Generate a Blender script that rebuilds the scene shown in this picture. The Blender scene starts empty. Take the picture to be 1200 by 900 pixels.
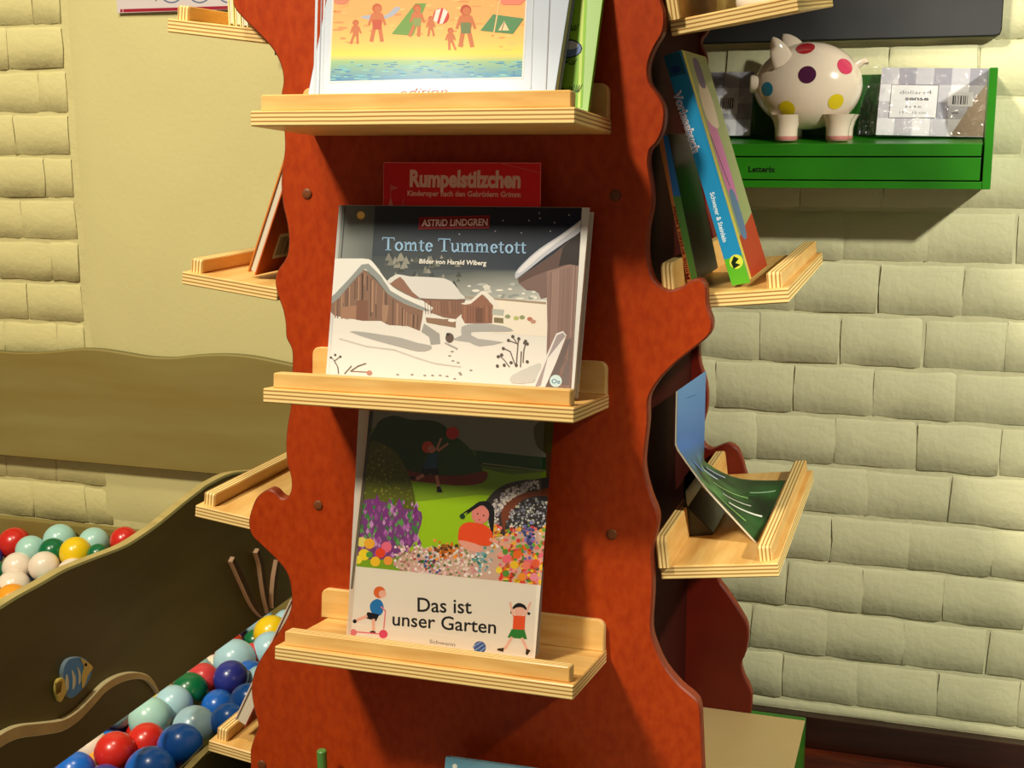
import bpy, bmesh, math, random
from mathutils import Vector, Matrix, noise
from mathutils.geometry import tessellate_polygon
random.seed(7)
SC = bpy.context.scene
COL = SC.collection

# ------------------------------------------------------------------ camera
F, YAW, PITCH, ROLL, H = 1500.0, .3201, .1964, -.0063, 1.05
_w = Vector((-math.sin(YAW)*math.cos(PITCH), math.cos(YAW)*math.cos(PITCH), -math.sin(PITCH)))
_R = Vector((math.cos(YAW), math.sin(YAW), 0)); _U = _R.cross(_w)
_r = math.cos(ROLL)*_R + math.sin(ROLL)*_U
_u = -math.sin(ROLL)*_R + math.cos(ROLL)*_U
CAM = Vector((0, 0, H))
cd = bpy.data.cameras.new('camera'); cam = bpy.data.objects.new('camera', cd); COL.objects.link(cam)
cd.sensor_fit = 'HORIZONTAL'; cd.sensor_width = 36; cd.lens = 36*F/1200; cd.clip_start = .02
cam.matrix_world = Matrix(((_r.x, _u.x, -_w.x, 0), (_r.y, _u.y, -_w.y, 0), (_r.z, _u.z, -_w.z, H), (0, 0, 0, 1)))
SC.camera = cam
def ray(x, y): return _w + (x-600)/F*_r - (y-450)/F*_u
def at(x, y, Y=None, X=None, Z=None):
    d = ray(x, y)
    t = Y/d.y if Y is not None else X/d.x if X is not None else (Z-H)/d.z
    return CAM + t*d

# ------------------------------------------------------------------ light
SC.view_settings.view_transform = 'Standard'; SC.view_settings.look = 'None'
SC.view_settings.exposure = 0.0; SC.view_settings.gamma = 1.0; SC.view_settings.use_curve_mapping = False
wd = bpy.data.worlds.new('world'); SC.world = wd; wd.use_nodes = True
wd.node_tree.nodes['Background'].inputs[0].default_value = (1.0, .80, .58, 1)
wd.node_tree.nodes['Background'].inputs[1].default_value = .11
def area(name, loc, target, size, power, color):
    l = bpy.data.lights.new(name, 'AREA'); l.shape = 'DISK'; l.size = size; l.energy = power; l.color = color
    o = bpy.data.objects.new(name, l); COL.objects.link(o); o.location = loc
    o.rotation_euler = (Vector(target)-Vector(loc)).to_track_quat('-Z', 'Y').to_euler()
    return o
area('ceiling_spot_left', (-1.80, -1.05, 3.60), (-.85, 1.6, .6), .50, 160, (1.0, .89, .68))
area('pool_fill_light', (-.93, .86, 2.62), (-1.05, 1.4, .3), .25, 20, (1.0, .88, .66))  # unseen lamp added to brighten the balls
def spot_lamp(name, loc, target, radius, power, color, cone, blend):
    l = bpy.data.lights.new(name, 'SPOT'); l.shadow_soft_size = radius; l.energy = power; l.color = color; l.spot_size = math.radians(cone); l.spot_blend = blend
    o = bpy.data.objects.new(name, l); COL.objects.link(o); o.location = loc
    o.rotation_euler = (Vector(target)-Vector(loc)).to_track_quat('-Z', 'Y').to_euler()
spot_lamp('ceiling_spot_right', (1.2, .50, 1.95), (.17, 2.05, .42), .05, 186, (1.0, .96, .78), 47, .45)

# ------------------------------------------------------------------ helpers
def lin(c):
    return tuple(((v/255.)/12.92 if v/255. <= .04045 else ((v/255.+.055)/1.055)**2.4) for v in c[:3])
def tag(o, label=None, cat=None, group=None, kind=None):
    if label: o['label'] = label
    if cat: o['category'] = cat
    if group: o['group'] = group
    if kind: o['kind'] = kind
    return o
def empty(name, loc=(0, 0, 0), mat=None):
    o = bpy.data.objects.new(name, None); COL.objects.link(o); o.empty_display_size = .03
    if mat is not None: o.matrix_world = mat
    else: o.location = loc
    WM[o.name] = Matrix(mat) if mat is not None else Matrix.Translation(Vector(loc))
    return o
WM = {}
def mesh_obj(name, verts, faces, mats, parent=None, mi=None, smooth=False, local=True, loc=None):
    """verts in the parent's frame when local, else in world coordinates"""
    me = bpy.data.meshes.new(name)
    if parent is not None and not local:
        inv = WM[parent.name].inverted(); verts = [inv @ Vector(v) for v in verts]
    if loc is not None: verts = [Vector(v)-Vector(loc) for v in verts]
    me.from_pydata([tuple(v) for v in verts], [], faces)
    if not isinstance(mats, (list, tuple)): mats = [mats]
    for m in mats: me.materials.append(m)
    if mi: me.polygons.foreach_set('material_index', mi)
    if smooth: me.polygons.foreach_set('use_smooth', [True]*len(me.polygons))
    me.update()
    o = bpy.data.objects.new(name, me); COL.objects.link(o)
    if loc is not None: o.location = loc
    if parent is not None: o.parent = parent
    WM[o.name] = (WM[parent.name] if parent is not None else Matrix.Identity(4)) @ Matrix.Translation(Vector(loc) if loc is not None else Vector())
    return o
def box_geo(a, b, bev=0.0):
    bm = bmesh.new(); bmesh.ops.create_cube(bm, size=1)
    for v in bm.verts:
        v.co = Vector([(a[i]+b[i])/2 + v.co[i]*(b[i]-a[i]) for i in range(3)])
    if bev: bmesh.ops.bevel(bm, geom=list(bm.edges), offset=bev, segments=2, profile=.6, affect='EDGES')
    bmesh.ops.recalc_face_normals(bm, faces=list(bm.faces))
    bm.verts.index_update()
    vs = [v.co.copy() for v in bm.verts]; fs = [[v.index for v in f.verts] for f in bm.faces]
    bm.free(); return vs, fs
def box(name, a, b, m, parent=None, bev=0.0, local=True, mat4=None, **k):
    vs, fs = box_geo(a, b, bev)
    if mat4 is not None: vs = [mat4 @ v for v in vs]
    return mesh_obj(name, vs, fs, m, parent, local=local, **k)
def prism(name, pts, offs, mats, parent=None, bev=.0012, local=True, loc=None, smooth=False, flip=False):
    """pts: closed outline (3D, planar); offs: extrusion vector; mats [face, side]"""
    bm = bmesh.new(); offs = Vector(offs)
    a = [bm.verts.new(Vector(p)) for p in pts]; b = [bm.verts.new(Vector(p)+offs) for p in pts]
    n = len(pts)
    f0 = bm.faces.new(a); f1 = bm.faces.new(list(reversed(b)))
    sd = []
    for i in range(n):
        j = (i+1) % n
        f = bm.faces.new((a[j], a[i], b[i], b[j])); f.material_index = 1; sd.append(f)
    bmesh.ops.recalc_face_normals(bm, faces=list(bm.faces))
    if bev:
        ed = [e for e in bm.edges if any(f in (f0, f1) for f in e.link_faces)]
        bmesh.ops.bevel(bm, geom=ed, offset=bev, segments=1, affect='EDGES', material=-1)
    bmesh.ops.triangulate(bm, faces=[f for f in bm.faces if len(f.verts) > 4])
    bm.verts.index_update()
    vs = [v.co.copy() for v in bm.verts]; fs = [[v.index for v in f.verts] for f in bm.faces]; mi = [f.material_index for f in bm.faces]
    bm.free()
    if not isinstance(mats, (list, tuple)): mats = [mats, mats]
    return mesh_obj(name, vs, fs, mats, parent, mi=mi, local=local, loc=loc)
def crom(pts, n=6, closed=False):
    out = []; N = len(pts); pts = [Vector(p) for p in pts]
    rng = range(N) if closed else range(N-1)
    for i in rng:
        g = (lambda k: pts[k % N]) if closed else (lambda k: pts[max(0, min(N-1, k))])
        p0, p1, p2, p3 = g(i-1), g(i), g(i+1), g(i+2)
        for k in range(n):
            t = k/n
            out.append(.5*((2*p1)+(-p0+p2)*t+(2*p0-5*p1+4*p2-p3)*t*t+(-p0+3*p1-3*p2+p3)*t**3))
    if not closed: out.append(pts[-1])
    return out
def frame(O, ex, ez):
    ex = Vector(ex).normalized(); ez = Vector(ez); ez = (ez-ex*ez.dot(ex)).normalized(); ey = ez.cross(ex); O = Vector(O)
    return Matrix(((ex.x, ey.x, ez.x, O.x), (ex.y, ey.y, ez.y, O.y), (ex.z, ey.z, ez.z, O.z), (0, 0, 0, 1)))

# ------------------------------------------------------------------ materials
def mat(name, rgb, rough=.5, spec=.5, coat=0.0, noise_amt=0.0, noise_scale=20, stretch=(1, 1, 1), bump=0.0, bump_scale=60, rgb2=None, metal=0.0, detail=4):
    m = bpy.data.materials.new(name); m.use_nodes = True; nt = m.node_tree; N = nt.nodes; L = nt.links
    p = N['Principled BSDF']; c = lin(rgb)+(1,)
    p.inputs['Base Color'].default_value = c; p.inputs['Roughness'].default_value = rough
    p.inputs['Specular IOR Level'].default_value = spec; p.inputs['Coat Weight'].default_value = coat
    p.inputs['Coat Roughness'].default_value = .15; p.inputs['Metallic'].default_value = metal
    if noise_amt or bump or rgb2:
        tc = N.new('ShaderNodeTexCoord'); mp = N.new('ShaderNodeMapping'); mp.inputs['Scale'].default_value = stretch
        L.new(tc.outputs['Object'], mp.inputs[0])
    if noise_amt or rgb2:
        nz = N.new('ShaderNodeTexNoise'); nz.inputs['Scale'].default_value = noise_scale; nz.inputs['Detail'].default_value = detail
        L.new(mp.outputs[0], nz.inputs['Vector'])
        mx = N.new('ShaderNodeMix'); mx.data_type = 'RGBA'
        c2 = lin(rgb2)+(1,) if rgb2 else tuple(v*(1-noise_amt) for v in c[:3])+(1,)
        mx.inputs['A'].default_value = c; mx.inputs['B'].default_value = c2
        rp = N.new('ShaderNodeValToRGB'); rp.color_ramp.elements[0].position = .35; rp.color_ramp.elements[1].position = .68
        L.new(nz.outputs['Fac'], rp.inputs[0]); L.new(rp.outputs[0], mx.inputs['Factor']); L.new(mx.outputs['Result'], p.inputs['Base Color'])
    if bump:
        nb = N.new('ShaderNodeTexNoise'); nb.inputs['Scale'].default_value = bump_scale; nb.inputs['Detail'].default_value = 5
        L.new(mp.outputs[0], nb.inputs['Vector'])
        bp = N.new('ShaderNodeBump'); bp.inputs['Strength'].default_value = bump; bp.inputs['Distance'].default_value = .004
        L.new(nb.outputs['Fac'], bp.inputs['Height']); L.new(bp.outputs[0], p.inputs['Normal'])
    return m
def ply_edge_mat(name, axis, period=.0044, a=(250, 222, 150), b=(176, 122, 58)):
    m = bpy.data.materials.new(name); m.use_nodes = True; nt = m.node_tree; N = nt.nodes; L = nt.links; p = N['Principled BSDF']
    tc = N.new('ShaderNodeTexCoord'); sp = N.new('ShaderNodeSeparateXYZ'); L.new(tc.outputs['Object'], sp.inputs[0])
    nz = N.new('ShaderNodeTexNoise'); nz.inputs['Scale'].default_value = 14; L.new(tc.outputs['Object'], nz.inputs['Vector'])
    ad = N.new('ShaderNodeMath'); ad.operation = 'MULTIPLY_ADD'; ad.inputs[1].default_value = .0012
    L.new(nz.outputs['Fac'], ad.inputs[0]); L.new(sp.outputs[axis], ad.inputs[2])
    ml = N.new('ShaderNodeMath'); ml.operation = 'MULTIPLY'; ml.inputs[1].default_value = 2*math.pi/period; L.new(ad.outputs[0], ml.inputs[0])
    sn = N.new('ShaderNodeMath'); sn.operation = 'SINE'; L.new(ml.outputs[0], sn.inputs[0])
    rp = N.new('ShaderNodeValToRGB'); e = rp.color_ramp.elements
    e[0].position = .52; e[0].color = lin(a)+(1,); e[1].position = .86; e[1].color = lin(b)+(1,)
    mr = N.new('ShaderNodeMapRange'); mr.inputs[1].default_value = -1; mr.inputs[2].default_value = 1; L.new(sn.outputs[0], mr.inputs[0])
    L.new(mr.outputs[0], rp.inputs[0]); L.new(rp.outputs[0], p.inputs['Base Color']); p.inputs['Roughness'].default_value = .6
    return m
def print_mat(name, rough=.5, coat=.04):
    m = bpy.data.materials.new(name); m.use_nodes = True; nt = m.node_tree; p = nt.nodes['Principled BSDF']
    p.inputs['Specular IOR Level'].default_value = .22; a = nt.nodes.new('ShaderNodeVertexColor'); a.layer_name = 'Col'; nt.links.new(a.outputs[0], p.inputs['Base Color'])
    p.inputs['Roughness'].default_value = rough; p.inputs['Coat Weight'].default_value = coat; p.inputs['Coat Roughness'].default_value = .12
    return m
def film_mat(name, tr=.93, scale=35, bump=1.0, rough=.06):
    m = bpy.data.materials.new(name); m.use_nodes = True; nt = m.node_tree; N = nt.nodes; L = nt.links
    N.remove(N['Principled BSDF']); out = N['Material Output']
    t = N.new('ShaderNodeBsdfTransparent'); g = N.new('ShaderNodeBsdfGlossy'); g.inputs['Roughness'].default_value = rough
    mx = N.new('ShaderNodeMixShader'); lw = N.new('ShaderNodeLayerWeight'); lw.inputs[0].default_value = .25
    tc = N.new('ShaderNodeTexCoord'); nz = N.new('ShaderNodeTexNoise'); nz.inputs['Scale'].default_value = scale; nz.inputs['Distortion'].default_value = 1.5
    bp = N.new('ShaderNodeBump'); bp.inputs['Strength'].default_value = bump; bp.inputs['Distance'].default_value = .01
    L.new(tc.outputs['Object'], nz.inputs['Vector']); L.new(nz.outputs['Fac'], bp.inputs['Height'])
    L.new(bp.outputs[0], g.inputs['Normal'])
    ma = N.new('ShaderNodeMath'); ma.operation = 'MULTIPLY_ADD'; ma.inputs[1].default_value = .45; ma.inputs[2].default_value = 1-tr; ma.use_clamp = True
    L.new(lw.outputs['Fresnel'], ma.inputs[0]); L.new(ma.outputs[0], mx.inputs[0]); L.new(t.outputs[0], mx.inputs[1]); L.new(g.outputs[0], mx.inputs[2])
    L.new(mx.outputs[0], out.inputs[0])
    return m
M = dict(
    wall=mat('cream_wall_paint', (222, 220, 180), .62, .35, 0, .10, 7, bump=.35, bump_scale=75),
    plaster=mat('cream_plaster_paint', (208, 200, 142), .6, .35, 0, .05, 4, bump=.12, bump_scale=110),
    wall2=mat('yellow_cream_left_wall', (210, 202, 144), .62, .35, 0, .10, 7, bump=.35, bump_scale=75),  # left-hand wall, yellower than the rest
    floor=mat('grey_floor', (112, 116, 112), .5, .4, 0, .3, 30),
    base=mat('dark_brown_baseboard', (52, 20, 10), .35, .5, .2, .4, 12, (1, 6, 14)),
    base2=mat('red_brown_moulding', (104, 40, 16), .3, .5, .3, 0, 9, (1, 6, 9), rgb2=(44, 16, 8)),
    red=mat('red_stained_panel', (178, 64, 14), .46, .25, .05, 0, 110, (1, 1, .6), bump=.05, bump_scale=260, rgb2=(162, 52, 10)),
    red_shaded=mat('shaded_red_panel', (104, 22, 8), .42, .4, .1, .2, 20),  # red stain darkened to put the rear panel's shade into its colour
    inner=mat('shaded_inner_panel', (58, 10, 5), .8, .12),  # near black: shade inside the tower put into the colour
    red_edge=mat('stained_panel_edge', (140, 52, 22), .5, .4, 0, .3, 40),
    birch=mat('birch_face', (238, 196, 122), .45, .4, .12, 0, 9, (1.2, 9, 9), rgb2=(222, 170, 92)),
    olive=mat('olive_board', (140, 128, 74), .5, .4, .05, 0, 3, (.8, 3, 6), rgb2=(130, 112, 54)),
    olive_edge=mat('olive_board_edge', (176, 158, 98), .5, .4, 0, .25, 10, (1, 1, 30)),
    olive_shaded=mat('shaded_olive_board', (112, 108, 64), .5, .35, 0, .2, 5, (3, 1, 4)),  # olive darkened by colour for the shaded pool sides
    green=mat('green_shelf_paint', (34, 124, 14), .35, .5, .15, 0, 10, rgb2=(30, 108, 10)),
    groove=mat('dark_groove', (6, 30, 4), .7),
    dark=mat('near_black_gap', (8, 8, 8), .8),
    board=mat('dark_grey_chalkboard', (62, 64, 68), .6, .3, 0, .1, 14),
    ceramic=mat('glazed_white_ceramic', (236, 222, 206), .12, .6, .6, 0, 3, rgb2=(232, 212, 190)),
    pages=mat('paper_page_edges', (228, 218, 196), .8, .2, 0, .18, 6, (60, 60, 1)),
    screw=mat('brown_wooden_cap', (120, 66, 34), .45, .4, 0, .2, 40),
    pegg=mat('green_painted_dowel', (86, 142, 66), .4),
    fishblue=mat('blue_fish_paint', (80, 168, 246), .35),
    fishyel=mat('yellow_fish_paint', (255, 232, 120), .4),
    fishpale=mat('pale_stripe_paint', (255, 255, 220), .4),
    weed=mat('brown_seagrass_paint', (82, 54, 30), .5),
    weed_edge=mat('light_seagrass_edge', (255, 214, 176), .5),
    black=mat('black_ink', (12, 12, 14), .5),
    card=mat('grey_white_card', (206, 206, 216), .5),
    film=film_mat('clear_plastic_film'),
    prt=print_mat('glossy_print'), prtm=print_mat('matt_print', .6, 0),
    ply=ply_edge_mat('plywood_plies', 2),
    plyx=ply_edge_mat('plywood_plies_upright', 1),
    plyside=ply_edge_mat('plywood_plies_sideways', 0),
)
def flat(rgb, rough=.4, coat=.2, name=None):
    k = ('flat',)+tuple(rgb)+(rough,)
    if k not in M: M[k] = mat(name or 'paint_%d_%d_%d' % tuple(rgb), rgb, rough, .5, coat)
    return M[k]

# ------------------------------------------------------------------ flat print on a surface
def sh_clip(poly, cols, clip):
    n = len(clip)
    area_ = sum(clip[i][0]*clip[(i+1) % n][1]-clip[(i+1) % n][0]*clip[i][1] for i in range(n)); sg = 1 if area_ > 0 else -1
    P = [(p[0], p[1], c) for p, c in zip(poly, cols)]
    for i in range(n):
        a = clip[i]; b = clip[(i+1) % n]
        def side(p): return sg*((b[0]-a[0])*(p[1]-a[1])-(b[1]-a[1])*(p[0]-a[0]))
        Q = []
        for k in range(len(P)):
            p, q = P[k-1], P[k]; sp, sq = side(p), side(q)
            if (sp >= 0) != (sq >= 0):
                t = sp/(sp-sq); Q.append((p[0]+(q[0]-p[0])*t, p[1]+(q[1]-p[1])*t, tuple(p[2][j]+(q[2][j]-p[2][j])*t for j in range(3))))
            if sq >= 0: Q.append(q)
        P = Q
        if not P: return [], []
    return [(p[0], p[1]) for p in P], [p[2] for p in P]
class Art:
    """flat print: shapes given where they are seen, laid on the plane of a frame (local y = 0)"""
    def __init__(s, parent, fr=None, clip=None, name='cover_print', mt=None, base=.0002, step=.000005, px=True):
        s.parent = parent; s.fr = fr if fr is not None else WM[parent.name]; s.inv = s.fr.inverted(); s.clip = clip
        s.v = []; s.f = []; s.c = []; s.k = 0; s.base = base; s.step = step; s.name = name; s.mt = mt or M['prt']
        s.n = s.fr.col[1].xyz; s.o = s.fr.col[3].xyz; s.px = px
    def P(s, p):
        if not s.px: return (p[0], p[1])
        d = ray(*p); t = (s.o-CAM).dot(s.n)/d.dot(s.n); q = s.inv @ (CAM+t*d); return (q.x, q.z)
    def raw(s, uv, tris, cols):
        y = -(s.base+s.k*s.step); b = len(s.v)
        s.v += [(u, y, v) for u, v in uv]
        for t in tris: s.f.append([b+i for i in t]); s.c.append([cols[i] for i in t])
    def poly(s, pts, col, up=True):
        cols = [lin(c) for c in col] if isinstance(col[0], (tuple, list)) else [lin(col)]*len(pts)
        if s.clip: pts, cols = sh_clip(pts, cols, s.clip)
        if len(pts) < 3: return
        uv = [s.P(p) for p in pts]
        if up: s.k += 1
        tr = tessellate_polygon([[Vector((a, b, 0)) for a, b in uv]])
        s.raw(uv, tr, cols)
    def circ(s, x, y, r, col, ry=None, n=10, up=True, rot=0):
        ry = ry or r; c, q = math.cos(rot), math.sin(rot)
        s.poly([(x+r*math.cos(a)*c-ry*math.sin(a)*q, y+r*math.cos(a)*q+ry*math.sin(a)*c) for a in [2*math.pi*i/n for i in range(n)]], col, up)
    def line(s, pts, wdt, col, up=True):
        if up: s.k += 1
        for i in range(len(pts)-1):
            a, b = Vector(pts[i]), Vector(pts[i+1]); d = (b-a)
            if d.length < 1e-9: continue
            d.normalize(); nn = Vector((-d.y, d.x))*wdt/2; e = d*wdt*.25
            s.poly([tuple(a-e+nn), tuple(b+e+nn), tuple(b+e-nn), tuple(a-e-nn)], col, False)
    def smooth(s, pts, col, n=4, up=True):
        s.poly([tuple(p)[:2] for p in crom([(a, b, 0) for a, b in pts], n, True)], col, up)
    def text(s, txt, a, b, hpx, col, bold=0.0, shear=0.0, cap=.72, serif=False, space=1.0):
        """baseline from a to b (as seen), capital height hpx downwards-up"""
        s.k += 1
        cu = bpy.data.curves.new('lettering', 'FONT'); cu.body = txt; cu.size = 1; cu.offset = bold; cu.shear = shear; cu.space_character = space
        cu.resolution_u = 3
        o = bpy.data.objects.new('lettering', cu); me = bpy.data.meshes.new_from_object(o)
        vs = [v.co.copy() for v in me.vertices]; fs = [list(p.vertices) for p in me.polygons]
        bpy.data.objects.remove(o); bpy.data.curves.remove(cu); bpy.data.meshes.remove(me)
        x0 = min(v.x for v in vs); x1 = max(v.x for v in vs)
        A = Vector(s.P(a)); B = Vector(s.P(b)); ex = B-A; L = ex.length; ex.normalize()
        upv = Vector((-ex.y, ex.x))
        if s.px:
            d = Vector((b[0]-a[0], b[1]-a[1])).normalized(); T = Vector(s.P((a[0]+d.y*hpx, a[1]-d.x*hpx))); hh = abs((T-A).dot(upv))
        else: hh = hpx
        uv = []
        for v in vs:
            q = A+ex*((v.x-x0)/(x1-x0)*L)+upv*(v.y/cap*hh); uv.append((q.x, q.y))
        s.raw(uv, fs, [lin(col)]*len(uv))
    def done(s, label=None):
        o = mesh_obj(s.name, s.v, s.f, s.mt, s.parent)
        if s.fr is not None and s.parent is not None and s.fr != WM[s.parent.name]:
            pass
        ca = o.data.color_attributes.new('Col', 'FLOAT_COLOR', 'CORNER')
        flatc = [x for f in s.c for c in f for x in (c[0], c[1], c[2], 1.0)]
        ca.data.foreach_set('color', flatc)
        if label: o['label'] = label
        return o

# ================================================================== SETTING
YW = 2.05
fl = box('floor', (-2.8, -.6, -.05), (1.4, 2.2, 0), M['floor']); tag(fl, kind='structure')
wall = box('wall_back', (-2.6, YW+.0036, 0), (1.2, YW+.16, 2.5), M['wall']); tag(wall, kind='structure')
# bricks: joints recessed, faces uneven
def brick_mesh(w, h, seed):
    rnd = random.Random(seed); nx, nz = (5, 4) if w > .08 else (3, 4)
    vs = []; fs = []
    xs = [0, .07]+[.07+.86*i/(nx-2) for i in range(1, nx-2)]+[.93, 1]
    zs = [0, .05, .5, .90, 1]
    for j, b in enumerate(zs):
        for i, a in enumerate(xs):
            edge = i in (0, len(xs)-1) or j in (0, len(zs)-1)
            inner = not edge
            x = (a-.5)*w; z = (b-.5)*h
            if j == 0: y = .0072
            elif j == len(zs)-1: y = .0046
            elif edge: y = .0012+rnd.uniform(-.0008, .0012)
            else: y = rnd.uniform(-.0007, .0009)
            if inner: x += rnd.uniform(-.003, .003)*(1 if i not in (1, len(xs)-2) else .5); z += rnd.uniform(-.0022, .0022)
            elif True: z += rnd.uniform(-.0019, .0019); x += rnd.uniform(-.002, .002)
            vs.append((x, y, z))
    n = len(xs)
    for j in range(len(zs)-1):
        for i in range(n-1): fs.append((j*n+i, j*n+i+1, (j+1)*n+i+1, (j+1)*n+i))
    me = bpy.data.meshes.new('brick'); me.from_pydata(vs, [], fs); me.materials.append(M['wall'])
    me.polygons.foreach_set('use_smooth', [True]*len(fs)); return me
bm_long = [brick_mesh(.1205, .0795, i) for i in range(8)]
bm_left = [m_.copy() for m_ in bm_long]
for m_ in bm_left: m_.materials[0] = M['wall2']
box('left_wall_skin', (-2.6, YW+.0034, 0), (-1.0, YW+.0060, 2.5), M['wall2'], wall)
def put_brick(x0, x1, z0, z1):
    me = random.choice(bm_left if x1 < -1.2 else bm_long)
    o = bpy.data.objects.new('brick', me); COL.objects.link(o)
    o.location = ((x0+x1)/2, YW+random.uniform(-.0008, .0008), (z0+z1)/2)
    o.scale = ((x1-x0)/.1215*1.0, 1, (z1-z0)/.082*1.0); o.parent = wall
for r in range(18):
    z0 = .106+.082*r; off = -.0815 if r % 2 == 0 else -.0125   # joint rows
    off = -.0125 if r % 2 else -.0815
    k0 = math.floor((-.62-off)/.1235)
    for k in range(k0, k0+11):
        xa = off+k*.1235
        if xa > .6: continue
        j = random.uniform(-.004, .004)
        put_brick(xa+j, xa+.1235, z0, z0+.082)
for r in range(10):
    z0 = .609+.0792*r
    for k in range(4):
        sh = 0 if r % 2 else .062
        x1 = -1.547-(k*.1235-(sh if k else 0)); x0 = -1.547-((k+1)*.1235-sh)
        put_brick(x0, min(x1, -1.547), z0, z0+.0792)
for r in range(4):
    z0 = .285+.081*r
    for k in range(4):
        sh = 0 if r % 2 else .062
        x1 = -1.51-(k*.1235-(sh if k else 0)); x0 = -1.51-((k+1)*.1235-sh)
        put_brick(x0, min(x1, -1.51), z0, z0+.081)
# flat plastered patch
def slab(name, x0, x1, z0, z1, nx, nz, y, rough, m, parent):
    vs = []; fs = []
    for j in range(nz+1):
        for i in range(nx+1):
            x = x0+(x1-x0)*i/nx; z = z0+(z1-z0)*j/nz
            e = i in (0, nx) or j in (0, nz)
            yy = y+.008 if e else y+rough*noise.noise(Vector((x*9, z*9, 3)))
            if i == 0: x += .004*noise.noise(Vector((0, z*14, 1)))
            vs.append((x, yy, z))
    n = nx+1
    for j in range(nz):
        for i in range(nx): fs.append((j*n+i, j*n+i+1, (j+1)*n+i+1, (j+1)*n+i))
    return mesh_obj(name, vs, fs, m, parent, smooth=True)
slab('plaster_patch', -1.545, -.72, .285, 1.6, 30, 40, YW-.001, .002, M['plaster'], wall)
slab('mortar_ledge', -.6, 1.0, .086, .108, 40, 2, YW-.002, .003, M['wall'], wall)
bb = box('baseboard_back', (-1.0, YW-.018, 0), (1.1, YW+.006, .0885), M['base'], bev=.002); tag(bb, kind='structure')
tr = box('trim_1', (-1.0, YW-.042, 0), (1.1, YW-.019, .036), M['base2'], bev=.006); tag(tr, kind='structure')

# ================================================================== TOWER
PF, PT = 1.403, .018        # front panel
RF = 1.85                   # rear panel front face
left_px = [(272,0),(275,10),(284,21),(297,34),(311,48),(322,62),(329,78),(331.5,95),(329,112),(330,135),(332.5,155),(333,175),(330.5,195),(329,215),(331,240),(335.5,259),(338,281),(335.5,301),(325,317),(322,330),(325,346),(331,363),(334,380),(335,396),(341.5,410),(342,430),(341,455),(340,477),(336.5,497),(334.5,520),(336,543),(340.5,560),(340.5,575),(335,584),(328,583),(321,576),(313,574),(301.5,582),(295,595),(291,612),(295,628),(310,643),(328,661),(337,675),(341,695),(340,714),(333,730),(320,750),(307,769),(298,787),(294,807),(297,830),(302,850),(298,863),(293,880),(293,900)]
right_px = [(774,-6),(779,14),(777.5,37),(767.5,55),(760,75),(761,95),(772,112),(779,128),(777.5,150),(770,167),(762,176),(760,192),(764,218),(765,240),(759.5,270),(759,303),(766,328),(781,340),(797,337),(811,328),(822,328),(828,337),(829,358),(835,378),(831,393),(815,407),(796,422),(781,436),(769,450),(760,468),(759.5,495),(756,525),(755,549),(762,579),(771,603),(769.5,624),(764,648),(765,672),(765,698),(763,737),(769,760),(780,783),(797.5,804),(813,817),(820,828),(822,852),(824,900)]
rear_px = [(829,36),(823,44),(822,53),(827,64),(828,78),(827,95),(836,120),(842,150),(838,180),(830,205),(828,235),(834,262),(839,290),(835,320),(826,350),(820,375),(819,405),(821,427),(828,450),(829,477),(823,500),(822,512),(826,522),(834,526.5),(843,523.5),(853.5,520.5),(864,526.5),(870,540),(873,552),(877,565),(876,590),(862,615),(846,635),(838,658),(841.6,679),(851,692.6),(862.7,710),(874,729),(877,744),(874,765),(868.4,779),(872,794),(878.7,807.6),(880.7,825)]
def outl(px, Y): return [at(x, y, Y=Y) for x, y in px]
tower = empty('bookshelf_tower', (-.534, 1.62, 0))
tag(tower, 'red stained tree-shaped bookshelf tower with birch plywood shelves on all sides', 'bookshelf')
def top_cap(xl, xr, z):
    # wavy crown above the picture, mirrored side to side
    c = (xl+xr)/2; hw = (xr-xl)/2
    prof = [(1.0, 0), (1.08, .05), (1.0, .10), (.86, .14), (.90, .20), (.98, .26), (.88, .33), (.66, .38), (.60, .44), (.42, .50), (.2, .52)]
    R = [Vector((c+hw*a, 0, z+b)) for a, b in prof]; Lf = [Vector((c-hw*a, 0, z+b)) for a, b in reversed(prof)]
    return R, Lf
L3 = outl(left_px, PF); R3 = outl(right_px, PF)
zt = max(L3[0].z, R3[0].z)
Rc, Lc = top_cap(L3[0].x, R3[0].x, zt+.02)
for v in Rc+Lc: v.y = PF
ring = list(reversed(R3))+Rc+Lc+L3
bl = L3[-1]; br = R3[-1]
ring += [Vector((bl.x-.01, PF, .14)), Vector((bl.x+.005, PF, .07)), Vector((bl.x-.012, PF, .0))]
ring += [Vector((br.x+.012, PF, .0)), Vector((br.x+.02, PF, .12)), Vector((br.x+.008, PF, .2))]
ring = crom(ring, 3, True)
for v in ring: v.z = max(v.z, 0)
prism('front_panel', ring, (0, PT, 0), [M['red'], M['red_edge']], tower, bev=.002, local=False)
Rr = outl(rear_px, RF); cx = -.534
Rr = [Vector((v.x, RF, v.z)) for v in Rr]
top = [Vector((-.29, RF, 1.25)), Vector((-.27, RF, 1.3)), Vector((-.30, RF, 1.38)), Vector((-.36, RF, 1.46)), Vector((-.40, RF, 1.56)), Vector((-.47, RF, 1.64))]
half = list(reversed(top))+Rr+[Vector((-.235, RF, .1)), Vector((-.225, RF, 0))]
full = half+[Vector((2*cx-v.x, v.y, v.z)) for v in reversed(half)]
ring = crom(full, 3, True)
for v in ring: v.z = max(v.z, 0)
prism('rear_panel', ring, (0, PT, 0), [M['red_shaded'], M['red_edge']], tower, bev=.002, local=False)
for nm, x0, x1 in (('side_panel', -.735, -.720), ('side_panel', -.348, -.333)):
    box(nm, (x0, PF+PT, 0), (x1, RF, 1.5), M['inner'], tower, local=False)
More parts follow.
